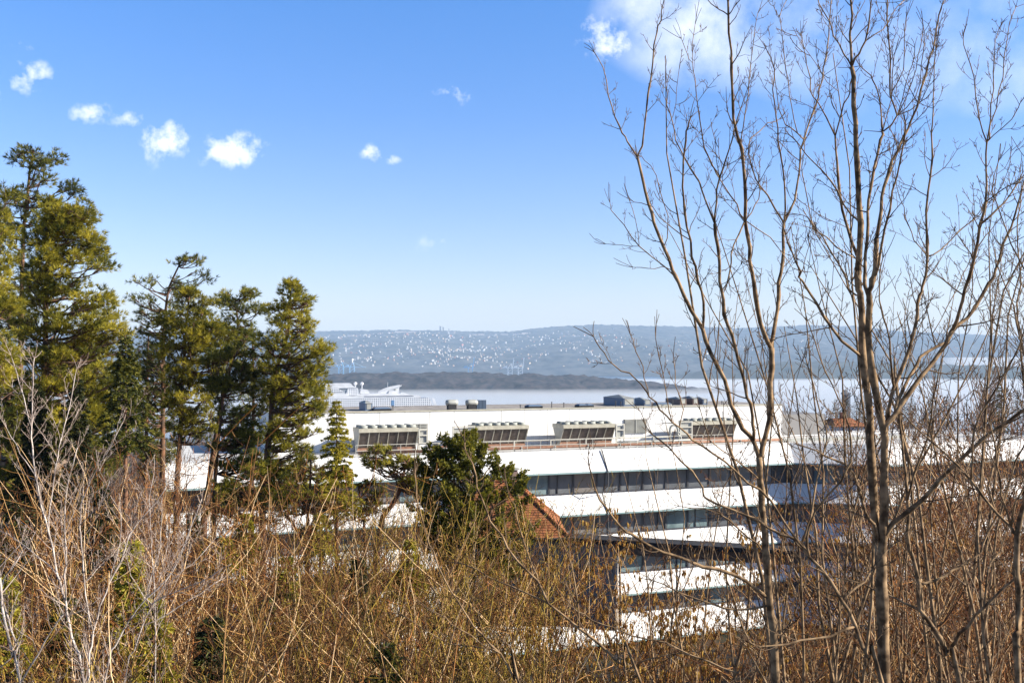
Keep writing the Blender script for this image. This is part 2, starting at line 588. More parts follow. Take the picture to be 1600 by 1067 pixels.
def far_z(x, y):
    ridge = (HZ - np.interp(x / y * F + 800, SKY_PX, SKY_PY)) / F * RIDGE_Y
    t = np.clip((y - 6350) / (RIDGE_Y - 6350), 0, 1)
    s = t ** 0.8
    z = WATER + 3 + (ridge - WATER - 3) * s
    env = np.clip(t * 6, 0, 1) * np.clip((1 - t) * 3, 0, 1)
    z = z + env * ((vnoise(x / 900, y / 900) - .5) * 90 + (vnoise(x / 300 + 5, y / 300) - .5) * 36)
    z = z + np.clip(t * 8, 0, 1) * ((vnoise(x / 34, y / 60) - .5) * 14 + (vnoise(x / 15 + 3, y / 40) - .5) * 7)
    z = np.where(y > RIDGE_Y, z - (y - RIDGE_Y) * .05, z)
    return z


def forest_material(name, a, b, scale):
    m = material(name, a, .95, noise=(scale, b, 9))
    return m


fm = forest_material('far_wooded_slope', (.013, .022, .026), (.080, .080, .076), .009)
far_hill = grid_mesh(np.linspace(-5600, 5600, 620), np.concatenate([np.linspace(6000, RIDGE_Y, 210), np.linspace(RIDGE_Y, 12400, 14)[1:]]), far_z, 'far_hills', fm)
tag(far_hill, 'hazy wooded hills with scattered houses across the fjord', None, None, 'structure')


def isle(name, x0, x1, y0, y1, top, mat, label, step=14, kind='structure', right_open=False):
    """A low wooded landform with a lumpy canopy."""
    xs = np.arange(x0, x1 + step, step)
    ys = np.linspace(y0, y1, 46)

    def zf(X, Y):
        v = (Y - y0) / (y1 - y0)
        u = (X - x0) / (x1 - x0)
        e = np.clip(np.sin(np.clip(v, 0, 1) * math.pi), 0, 1) ** .55
        eu = np.clip(u * 9, 0, 1) * (1 if right_open else np.clip((1 - u) * 3.2, 0, 1))
        h = np.interp(X, top[0], top[1]) - WATER
        z = WATER - 1 + (h + 1) * e * eu ** .6
        z = z + (e * eu > .02) * ((vnoise(X / 11, Y / 16) - .5) * 13 + (vnoise(X / 50, Y / 50 + 7) - .5) * 12) * np.clip(e * eu * 3, 0, 1)
        return np.maximum(z, WATER - 2)
    return tag(grid_mesh(xs, ys, zf, name, mat), label, None, None, kind)


isle_m = forest_material('island_canopy', (.010, .014, .018), (.058, .048, .048), .05)
YI = 3050.0
isle('wooded_island', -900, 1020 / F * YI * .36, YI - 230, YI + 260,
     ([(p - 800) / F * YI for p in (350, 505, 560, 700, 830, 930, 1000, 1060, 1110)], [-(q - HZ) / F * YI for q in (588, 589, 583, 584, 587, 590, 593, 598, 606)]),
     isle_m, 'dark bare-wooded island in the fjord behind the ship')
head_m = forest_material('headland_canopy', (.03, .042, .03), (.06, .06, .042), .012)
YH = 5000.0
isle('headland', (1050 - 800) / F * YH, 5200, YH - 330, YH + 700,
     ([(p - 800) / F * YH for p in (1050, 1095, 1150, 1250, 1400, 1500, 1600, 2400)], [-(q - HZ) / F * YH for q in (590, 576, 568, 566, 568, 571, 574, 575)]),
     head_m, 'wooded headland sloping into the fjord', step=18, right_open=True)


# ---------------------------------------------------------------- far houses, towers, cranes
def house_mesh(w, d, h, rh, wall, roof):
    mb = MB()
    mb.box(-w / 2, w / 2, -d / 2, d / 2, -4, h)
    me = mb.data('house_body', wall)
    return me


def far_houses():
    pal = {
        'white': ((.56, .55, .52), 'white'), 'cream': ((.55, .44, .30), 'cream'), 'red': ((.42, .14, .09), 'red'), 'grey': ((.62, .60, .57), 'grey')}
    roofm = material('far_roof', (.18, .10, .08), .8, rand=.4)
    protos = []
    for nm, (c, word) in pal.items():
        wm = material('far_wall_' + nm, c, .7, rand=.12)
        for (w, d, h) in ((13, 10, 8), (18, 11, 9)):
            wall = MB()
            wall.box(-w / 2, w / 2, -d / 2, d / 2, -5, h)
            wall.prism([(-w / 2, h), (w / 2, h), (0, h + 3.2)], -d / 2, d / 2, lambda a, q, b: (a, q, b))
            wall_me = wall.data('house_wall', wm)
            rf = MB()
            for s in (-1, 1):
                rf.hexa([(s * (w / 2 + .7), -d / 2 - .6, h - .45), (s * (w / 2 + .7), d / 2 + .6, h - .45), (0, d / 2 + .6, h + 3.3), (0, -d / 2 - .6, h + 3.3)],
                        [(s * (w / 2 + .7), -d / 2 - .6, h + .0), (s * (w / 2 + .7), d / 2 + .6, h + .0), (0, d / 2 + .6, h + 3.8), (0, -d / 2 - .6, h + 3.8)])
            protos.append((word, wall_me, rf.data('house_roof', roofm)))
    r = random.Random(11)
    words_ = {'white': 'small white house among trees on the far hillside', 'cream': 'small cream house among trees on the far hillside',
              'red': 'small red house among trees on the far hillside', 'grey': 'small grey house among trees on the far hillside'}
    n = 0
    while n < 290:
        y = r.uniform(6700, 9500)
        px = r.gauss(720, 170) if r.random() < .8 else r.uniform(900, 1500)
        if px < 430 or px > 1560:
            continue
        if px > 960 and y > 8600:
            continue
        x = (px - 800) / F * y
        if vnoise(x / 260 + 2, y / 420) < .2 + .35 * r.random():
            continue
        k = r.choices(range(8), (8, 6, 2, 2, 1, 1, 2, 2))[0]
        word, wm_, rm_ = protos[k]
        e = empty('hillside_house', (x, y, float(far_z(x, y)) + 3), words_[word], 'house', 'houses scattered over the far hillside', r.uniform(-.9, .9))
        s = r.uniform(.5, 1.05)
        e.scale = (s, s, s)
        for nm, me in (('wall', wm_), ('roof', rm_)):
            o = bpy.data.objects.new(nm, me)
            col.objects.link(o)
            o.parent = e
        n += 1
    # the rest of the settlement: specks far past counting
    mb = MB()
    q = 0
    while q < 520:
        y = r.uniform(6600, 9300)
        px = r.gauss(700, 140) if r.random() < .75 else r.uniform(880, 1500)
        if px < 440 or px > 1540 or (px > 940 and y > 8400):
            continue
        x = (px - 800) / F * y
        if vnoise(x / 170 + 12, y / 260) < .25 + .4 * r.random():
            continue
        z = float(far_z(x, y)) + 2
        a = r.uniform(-.8, .8)
        ca, sa = math.cos(a), math.sin(a)
        w, d, h = r.uniform(3, 6.5), r.uniform(3, 5), r.uniform(4, 8)
        c4 = [(x + ca * u * w - sa * v * d, y + sa * u * w + ca * v * d) for u, v in ((-1, -1), (1, -1), (1, 1), (-1, 1))]
        r1, r2 = (x - sa * d, y - ca * d * 0 - d), (x, y)
        V = [(*c, z - 4) for c in c4] + [(*c, z + h) for c in c4] + [(x - sa * -d, y - ca * d, z + h + 2.5), (x - sa * d, y + ca * d, z + h + 2.5)]
        mb.add(V, [[0, 1, 5, 4], [1, 2, 6, 5], [2, 3, 7, 6], [3, 0, 4, 7], [5, 6, 9, 8], [7, 4, 8, 9]], [[4, 5, 8], [6, 7, 9]], r.random())
        q += 1
    sm = material('far_settlement', (.7, .66, .6), .7, ramp=[(0, (.30, .12, .08)), (.25, (.55, .42, .30)), (.5, (.42, .39, .35)), (1, (.58, .56, .53))])
    tag(mb.build('hillside_settlement', sm), 'dense scatter of tiny pale houses over the far hillside', None, None, 'stuff')
    # long pale apartment blocks below the crest
    bm_ = material('pale_block_wall', (.74, .62, .52), .8)
    for (px, y, w) in ((626, 9700, 110), (645, 9750, 90), (548, 9300, 60), (560, 9150, 40), (742, 9500, 46), (752, 9550, 60), (770, 9450, 60), (788, 9600, 70), (808, 9500, 80), (820, 9480, 60), (706, 9500, 60)):
        x = (px - 800) / F * y
        mb = MB()
        mb.box(-w / 2, w / 2, -7, 7, -6, 16)
        e = empty('apartment_block', (x, y, float(far_z(x, y))), 'long pale apartment block below the far crest', 'building', 'apartment blocks below the far crest', r.uniform(-.2, .2))
        mb.build('wall', bm_, e)
        rf = MB()
        rf.box(-w / 2 - .6, w / 2 + .6, -7.6, 7.6, 16, 17.2)
        rf.build('roof', roofm, e)
    tm = material('far_tower_concrete', (.22, .20, .20), .8)
    for (px, top, w, lab) in ((688, 509.5, 15, 'taller grey high-rise tower, close beside a slimmer one on the crest'), (692.5, 511, 12, 'slimmer grey high-rise tower close beside the taller one on the crest'),
                              (701.5, 514, 10, 'small lone tower block on the crest beside the pair of towers')):
        y = RIDGE_Y - 60
        x = (px - 800) / F * y
        e = empty('tower_block', (x, y, float(far_z(x, y)) - 4), lab, 'tower')
        hz_ = (HZ - top) / F * y - float(far_z(x, y)) + 4
        mb = MB()
        mb.box(-w / 2, w / 2, -8, 8, 0, hz_ - 5)
        mb.build('shaft', tm, e)
        mb = MB()
        mb.box(-w / 2 - 1, w / 2 + 1, -9, 9, hz_ - 5, hz_)
        mb.build('cap_storey', tm, e)


far_houses()


def crane(px, Y, colr, boom_up, label, scale=1.0, flip=1, group=None):
    m = material('crane_paint_' + str(px), colr, .5)
    x = (px - 800) / F * Y
    e = empty('container_crane', (x, Y, WATER + 2), label, 'crane', group)
    e.scale = (scale * flip, scale, scale)
    for sx in (-14, 14):
        for sy in (-9, 9):
            b = MB()
            b.box(sx - 2.2, sx + 2.2, sy - 2, sy + 2, 0, 52)
            b.build('leg', m, e)
    b = MB()
    for sy in (-9, 9):
        b.box(-14, 14, sy - 1.2, sy + 1.2, 20, 22.6)
        b.tube([(-14, sy, 22), (14, sy, 50)], 1.0, 5)
    b.build('brace', m, e)
    b = MB()
    b.box(-48, 16, -4, 4, 52, 56.5)
    b.build('girder', m, e)
    b = MB()
    if boom_up:
        b.hexa([(15, -4, 52), (20, -4, 53), (20, 4, 53), (15, 4, 52)], [(22, -4, 122), (27, -4, 122), (27, 4, 122), (22, 4, 122)])
    else:
        b.box(16.2, 86, -4, 4, 52, 55.5)
    b.build('boom', m, e)
    b = MB()
    for sy in (-6, 6):
        b.tube([(14, sy, 56), (8, sy * .3, 84)], 1.3, 5)
        b.tube([(-14, sy, 56), (8, sy * .3, 84)], 1.1, 5)
    b.tube([(8, 0, 84), (-46, 0, 57)], .8, 5)
    if not boom_up:
        b.tube([(8, 0, 84), (70, 0, 56)], .8, 5)
    b.build('apex_frame', m, e)
    b = MB()
    b.box(-40, -20, -6, 6, 57, 66)
    b.build('machinery_house', m, e)


gq = 'container cranes on the far quay'
crane(533, 6100, (.22, .48, .72), False, 'pale blue container crane with level boom, outer one of the close pair', 1.0, 1, gq)
crane(550, 6120, (.32, .55, .75), False, 'pale blue container crane with level boom, seaward of its close twin', 1.0, 1, gq)
crane(735, 6080, (.10, .33, .60), True, 'single strong blue container crane with raised boom', .93, 1, gq)
crane(797, 6050, (.72, .74, .75), True, 'greyish white container crane with raised boom and blue house, inner of two', .92, 1, gq)
crane(813, 6070, (.76, .77, .77), True, 'greyish white container crane with raised boom, outer of two', .92, 1, gq)


# ---------------------------------------------------------------- cruise ferry
def build_ship():
    D = 1500.0
    k = D / F

    def X(px):
        return (px - 800) * k

    def Z(py):
        return -(py - HZ) * k
    wm = material('ship_white', (.60, .61, .63), .45, noise=(.12, (.50, .51, .53)))
    nt = wm.node_tree
    N, L = nt.nodes, nt.links
    # rows of cabin windows: a pattern of the hull side itself
    side = material('ship_side_cabin_rows', (.80, .81, .83), .4)
    nt = side.node_tree
    N, L = nt.nodes, nt.links
    tc = N.new('ShaderNodeTexCoord')
    mp = N.new('ShaderNodeMapping')
    mp.inputs['Rotation'].default_value = (R(90), 0, 0)
    L.new(tc.outputs['Object'], mp.inputs[0])
    br = N.new('ShaderNodeTexBrick')
    br.offset = 0
    br.inputs['Scale'].default_value = 1.0
    br.inputs['Brick Width'].default_value = 3.1
    br.inputs['Row Height'].default_value = 2.75
    br.inputs['Mortar Size'].default_value = .7
    br.inputs['Color1'].default_value = (.06, .075, .11, 1)
    br.inputs['Color2'].default_value = (.15, .17, .22, 1)
    br.inputs['Mortar'].default_value = (.60, .61, .63, 1)
    L.new(mp.outputs[0], br.inputs[0])
    L.new(br.outputs[0], N['Principled BSDF'].inputs['Base Color'])
    dark = material('ship_window_strip', (.10, .11, .15), .2)
    blue = material('ship_blue_panel', (.10, .20, .36), .3)
    yel = material('ship_lifeboat', (.75, .52, .18), .5)
    dome = material('radome_white', (.85, .85, .85), .4)
    e = empty('cruise_ferry', (X(560), D, WATER), 'large white cruise ferry with swooping funnel and rows of cabin windows', 'ship', None, R(18))
    e.scale = (1.05, 1, 1)
    ox = X(560)

    def f(a, d, b):          # a = photo column, d = metres across, b = photo row
        return (X(a) - ox, d, Z(b) - WATER)

    def prism(name, poly, d0, d1, m, par=e):
        mb = MB()
        mb.prism(poly, d0, d1, f)
        return mb.build(name, m, par)
    prism('hull', [(448, 645), (452, 659), (672, 659), (681, 645), (676, 640.5), (446, 640.5)], -17.5, 17.5, wm)
    prism('cabin_decks', [(455, 640.2), (455, 622.2), (664, 622.2), (671, 640.2)], -17.2, 17.2, side)
    prism('stern_fin', [(667.5, 622), (671.5, 623), (679.5, 641.5), (673.5, 641.5)], -17.6, -16, wm)
    prism('stern_fin', [(667.5, 622), (671.5, 623), (679.5, 641.5), (673.5, 641.5)], 16, 17.6, wm)
    up = prism('promenade_deck', [(470, 622), (470, 618.2), (650, 618.2), (651, 622)], -16.2, 16.2, wm)
    for a0, a1 in ((539, 560), (566.5, 577), (589, 600), (606, 611), (630, 640)):
        mb = MB()
        mb.box(0, 1, 0, 1, 0, 1, lambda a, d, b: f(a0 + (a1 - a0) * a, -16.4 + .3 * d, 622.6 + 1.3 * (1 - b) - .5))
        mb.build('window_strip', dark, up)
    prism('sun_deck', [(552, 618), (563, 615), (625, 615), (642, 618)], -14, 14, wm)
    prism('window_strip', [(566, 619.6), (566, 618.5), (640, 618.5), (640, 619.6)], -16.5, -16.25, dark)
    # swooping funnel shell
    mb = MB()
    pts = [(586, 615), (597, 608.5), (608, 604.5), (624, 601.8), (623, 604), (611, 608), (603, 611.5), (599, 615)]
    for d0, d1 in ((-8, -6.5), (6.5, 8)):
        for i in range(3):
            q = [pts[i], pts[i + 1], pts[6 - i], pts[7 - i]]
            mb.hexa([f(a, d0, b) for a, b in q], [f(a, d1, b) for a, b in q])
    fun = mb.build('funnel_shell', wm, e)
    prism('funnel', [(604, 615), (606, 609), (613, 604.8), (621, 603.6), (619.5, 615)], -5.5, 5.5, wm)
    mb = MB()
    mb.ball(f(614.5, -5.6, 608.8), 2.0, 10, 6, (1, .3, 1))
    mb.build('funnel_emblem', M['grey_metal'], fun)
    prism('funnel_tail', [(622, 615), (624, 613.6), (634, 616), (634, 617)], -7, 7, wm)
    prism('stair_tower', [(606.3, 637), (606.3, 625), (610.8, 625), (610.8, 637)], -17.6, -17.25, blue)
    mb = MB()
    for i in range(5):
        mb.ball(f(587 + 4.0 * i, -18.2, 636.2 - .2 * (i % 2)), 1.7, 8, 5, (1.15, .7, .75))
    mb.build('lifeboat_row', yel, e)
    # forward decks and bridge
    prism('forward_deck', [(470, 618), (470, 612.5), (536, 612.5), (545, 618)], -15, 15, wm)
    prism('bridge', [(474, 612.3), (478, 606), (528, 606), (538, 612.3)], -15.5, 15.5, side)
    prism('upper_house', [(505, 605.8), (508, 600.5), (548, 600.5), (556, 605.8)], -10, 10, wm)
    prism('upper_house', [(540, 617.6), (543, 606), (558, 606), (561, 617.6)], -9, 9, side)
    prism('top_deck', [(498, 600.3), (500, 598.4), (547, 598.4), (549, 600.3)], -9, 9, wm)
    prism('mast_house', [(561.5, 614.8), (563, 607), (573, 609), (576, 614.8)], -6, 6, wm)
    for px, py, zb in ((555.5, 599.2, 606), (565.2, 599.6, 607)):
        mb = MB()
        mb.tube([f(px, 0, zb), f(px, 0, py + 2)], .8, 6)
        a = mb.build('radome_mast', wm, e)
        mb = MB()
        mb.ball(f(px, 0, py), 2.5, 12, 8)
        mb.build('radome', dome, a, True)
    mb = MB()
    mb.tube([f(604, 0, 612), f(604, 0, 597.6)], .28, 5)
    mb.build('aerial', wm, e)


build_ship()

# ---------------------------------------------------------------- the white office building
CA, SA = 0.937, 0.350


def B(u, s, z):
    """Building frame: u along the front (away to the side), s metres behind the front, z height."""
    return (2.05 + CA * u - SA * s, 94 + SA * u + CA * s, z)


def u_at(px, s=0.0):
    k = (px - 800) / F
    return (k * (94 + CA * s) - 2.05 + SA * s) / (CA - SA * k)


def z_at(px, py, s=0.0):
    u = u_at(px, s)
    return -(py - HZ) / F * B(u, s, 0)[1]


LEVELS = [(-8.63, -10.76), (-12.88, -14.85), (-16.95, -18.9), (-20.95, -22.9), (-24.9, -27.5)]   # (top, bottom) of the white bands
SET = 1.5


def offset_line(pts, d):
    """Offsets a plan polyline to its far side with mitred corners."""
    pts = [np.array(p[:2], float) for p in pts]
    out = []
    for i, p in enumerate(pts):
        ns = []
        for a, b in ((i - 1, i), (i, i + 1)):
            if a >= 0 and b < len(pts):
                t = pts[b] - pts[a]
                t /= np.linalg.norm(t)
                ns.append(np.array((-t[1], t[0])))
        n = sum(ns)
        n /= np.linalg.norm(n)
        out.append(p + n * d / max(.3, float(n @ ns[0])))
    return out


def build_office():
    root = empty('office_building', B(0, 0, -27), 'long white stepped office building with sloping white bands and dark ribbon windows', 'building')
    base = np.array(B(0, 0, -27))

    def add(mb, name, mat, par=root, smooth=False):
        for v in mb.V:
            v -= base
        o = mb.build(name, mat, par, smooth)
        return o
    A = B(u_at(255), 0, 0)
    C1 = B(u_at(1241), 0, 0)
    C2 = ((1388 - 800) / F * 102.0, 102.0)
    E = (C2[0] + CA * 26, C2[1] + SA * 26)
    line0 = [A, C1, C2, E]
    l0 = offset_line(line0, 0)
    l1 = offset_line(line0, SET)
    l2 = offset_line(line0, SET + .35)
    l3 = offset_line(line0, SET + 20)
    for zt, zb in LEVELS:
        mb, lip = MB(), MB()
        for i in range(3):
            a0, b0, a1, b1, a2, b2 = l0[i], l0[i + 1], l1[i], l1[i + 1], l2[i], l2[i + 1]
            mb.quad((*a0, zb + .16), (*b0, zb + .16), (*b1, zt), (*a1, zt))
            mb.quad((*a1, zt), (*b1, zt), (*b2, zt), (*a2, zt))
            mb.quad((*a0, zb), (*a2, zb), (*b2, zb), (*b0, zb))
            mb.quad((*a2, zt), (*b2, zt), (*b2, zb), (*a2, zb))
            lip.quad((*a0, zb), (*b0, zb), (*b0, zb + .16), (*a0, zb + .16))
        p = add(mb, 'white_band', M['panel'])
        add(lip, 'band_edge', M['lip'], p)
    # core walls behind the glass, terrace roof
    mb = MB()
    for i in range(3):
        mb.quad((*l2[i], -30), (*l2[i + 1], -30), (*l2[i + 1], -8.9), (*l2[i], -8.9))
    add(mb, 'wall', M['frame'])
    mb = MB()
    for i in range(3):
        mb.quad((*l2[i], -8.75), (*l2[i + 1], -8.75), (*l3[i + 1], -8.75), (*l3[i], -8.75))
    add(mb, 'roof', M['offwhite'])
    # ribbon windows, pane by pane
    r = random.Random(5)
    count = 0
    segs = []
    lw = offset_line(line0, SET - .06)
    for lev in range(4):
        ztop, zbot = LEVELS[lev][1], LEVELS[lev + 1][0]
        for i in range(3):
            a, b = np.array(lw[i]), np.array(lw[i + 1])
            Ls = float(np.linalg.norm(b - a))
            t = (b - a) / Ls
            if i == 0:
                start = Ls - (u_at(1241) - u_at(745)) - .3
                cells = [(start + 2.55 * q, 2.55) for q in range(int((Ls - start) / 2.55))]
                if lev < 2:
                    cells += [(start - 7.2 * (q + 1), 7.2) for q in range(3)]
                if lev == 3:
                    cells = [c for c in cells if c[0] > Ls - 24]
            elif i == 1:
                cells = [(.2 + (Ls - .4) / 4 * q, (Ls - .4) / 4) for q in range(4)]
            else:
                cells = [(.2 + 3.0 * q, 3.0) for q in range(5)]
                if lev == 3:
                    cells = []
            for c0, w in cells:
                if count >= 100:
                    break
                p0, p1 = a + t * c0, a + t * (c0 + w)
                n = np.array((t[1], -t[0]))
                g = MB()
                h0, h1 = zbot + .02, ztop - .02
                q0, q1 = p0 + t * .09, p1 - t * .09
                g.quad((*q0, h0 + .08), (*q1, h0 + .08), (*q1, h1 - .06), (*q0, h1 - .06))
                mat = r.choices([M['glass'], M['glass_dim'], M['glass_blind']], (5, 3, 3))[0]
                win = add(g, 'window', mat)
                fr = MB()
                d = .10

                def fb(x0, x1, z0, z1):
                    A0, A1 = p0 + t * x0, p0 + t * x1
                    fr.hexa([(*(A0 + n * d), z0), (*(A1 + n * d), z0), (*(A1 - n * .02), z0), (*(A0 - n * .02), z0)],
                            [(*(A0 + n * d), z1), (*(A1 + n * d), z1), (*(A1 - n * .02), z1), (*(A0 - n * .02), z1)])
                fb(0, .09, h0, h1)
                fb(w - .09, w - .003, h0, h1)
                fb(.09, w - .09, h0, h0 + .08)
                fb(.09, w - .09, h1 - .06, h1)
                if r.random() < .5:
                    xm = w * r.choice((.35, .5, .65))
                    fb(xm - .03, xm + .03, h0 + .08, h1 - .06)
                add(fr, 'frame', M['frame'], win)
                count += 1
    # set-back top storey
    u0, u1, s0, s1 = u_at(425, 9), u_at(1222, 9), 9.0, 21.0
    mb = MB()
    mb.box(u0, u1, s0, s1, -8.74, -5.0, B)
    add(mb, 'penthouse', M['panel'])
    mb = MB()
    mb.box(u0 - .06, u1 + .06, s0 - .06, s0 + .3, -5.0, -4.86, B)
    add(mb, 'roof_edge', M['cream_metal'])
    mb = MB()
    mb.box(u0 + .3, u1 - .2, s0 + .3, s1, -5.0, -4.94, B)
    add(mb, 'flat_roof', M['gravel'])
    mb = MB()
    mb.box(u1 + .02, u_at(1288, 10), 10, 21, -8.74, z_at(1250, 647, 10), B)
    add(mb, 'stair_block', M['louvre'])
    # louvred panels in the top storey wall
    for x0, x1, y0, y1 in ((975, 1010, 655, 677), (643, 668, 662, 690)):
        ua, ub = u_at(x0, 9), u_at(x1, 9)
        za, zb = z_at(x0, y1, 9), z_at(x0, y0, 9)
        mb = MB()
        mb.box(ua, ub, 8.9, 8.99, za, zb, B)
        lp = add(mb, 'louvre_panel', M['louvre'])
        mb = MB()
        nn = 12
        for i in range(nn):
            z0 = za + (zb - za) * (i + .3) / nn
            mb.hexa([B(ua + .05, 8.82, z0), B(ub - .05, 8.82, z0), B(ub - .05, 8.89, z0 + .05), B(ua + .05, 8.89, z0 + .05)],
                    [B(ua + .05, 8.82, z0 + .02), B(ub - .05, 8.82, z0 + .02), B(ub - .05, 8.89, z0 + .07), B(ua + .05, 8.89, z0 + .07)])
        um = (ua + ub) / 2
        mb.box(um - .04, um + .04, 8.78, 8.815, za, zb, B)
        add(mb, 'slats', M['grey_metal'], lp)
    # downpipe in front of the bands
    ud = u_at(950, -.1)
    mb = MB()
    mb.tube([B(ud, 1.3, -8.65), B(ud, -.12, -10.7), B(ud, -.12, -12.0), B(ud, 1.2, -12.9), B(ud, -.12, -14.8), B(ud, -.12, -18)], .06, 6)
    add(mb, 'downpipe', M['mast'])
    return u0, u1


PU0, PU1 = build_office()


# ---------------------------------------------------------------- rooftop plant
def chiller(px0, px1, py_top, label):
    """V-shaped dry cooler: leaning coil panels, end sheets, fan deck and six fan cowls."""
    s = 5.0
    u0, u1 = u_at(px0, s), u_at(px1, s)
    zt = z_at((px0 + px1) / 2, py_top, s)
    zb = -8.5
    o = np.array(B(u0, s, zb))
    e = empty('dry_cooler', o, label, 'cooling unit', 'row of dry coolers on the roof terrace')

    def f(a, d, b):
        return np.array(B(u0 + a, s + d, zb + b)) - o
    W, H = u1 - u0, zt - zb
    bot, top = .95, 0.0                      # coil leans out towards the terrace edge at the top
    h0, h1 = .35, H - .42
    n = 6
    dback = 2.5
    for i in range(n):
        a0, a1 = W * i / n + .05, W * (i + 1) / n - .05
        mb = MB()
        mb.hexa([f(a0, bot, h0), f(a1, bot, h0), f(a1, bot + .12, h0), f(a0, bot + .12, h0)],
                [f(a0, top, h1), f(a1, top, h1), f(a1, top + .12, h1), f(a0, top + .12, h1)])
        mb.build('coil_panel', M['coil'], e)
    mb = MB()
    for i in range(n + 1):
        a = W * i / n
        mb.hexa([f(a - .045, bot - .04, h0), f(a + .045, bot - .04, h0), f(a + .045, bot + .15, h0), f(a - .045, bot + .15, h0)],
                [f(a - .045, top - .04, h1), f(a + .045, top - .04, h1), f(a + .045, top + .15, h1), f(a - .045, top + .15, h1)])
    mb.build('coil_frame', M['cream_metal'], e)
    for a in (-.06, W + .0):
        mb = MB()
        mb.prism([(bot + .1, .0), (bot + .7, .0), (dback + .2, h1), (top, h1)], a, a + .06, lambda d, q, b: f(q, d, b))
        mb.build('end_sheet', M['grey_metal'], e)
    mb = MB()
    mb.box(-.08, W + .08, -.1, dback + .3, h1 + .003, h1 + .36, f)
    mb.build('fan_deck', M['cream_metal'], e)
    for i in range(n):
        for j in (0, 1):
            c = f(W * (i + .5) / n, .65 + 1.25 * j, h1 + .365)
            mb = MB()
            rr = min(.5, W / n * .46)
            mb.tube([c, c + (0, 0, .1), c + (0, 0, .24)], [rr * 1.1, rr * .96, rr], 14)
            mb.build('fan_cowl', M['fan'], e, True)
    mb = MB()
    mb.box(-.05, W + .05, .9, 1.9, 0, .3, f)
    mb.build('base_frame', M['rust'], e)
    return e


CH = [(562, 653, 668, 'cream dry cooler with dark coils at the pine end of the terrace'),
      (746, 825, 664, 'cream dry cooler with dark coils above the bushy evergreen'),
      (881, 961, 662, 'cream dry cooler with a plain grey end sheet beside the louvre panel'),
      (1082, 1151, 657, 'cream dry cooler with dark coils behind the bare branches')]
for c in CH:
    chiller(*c)


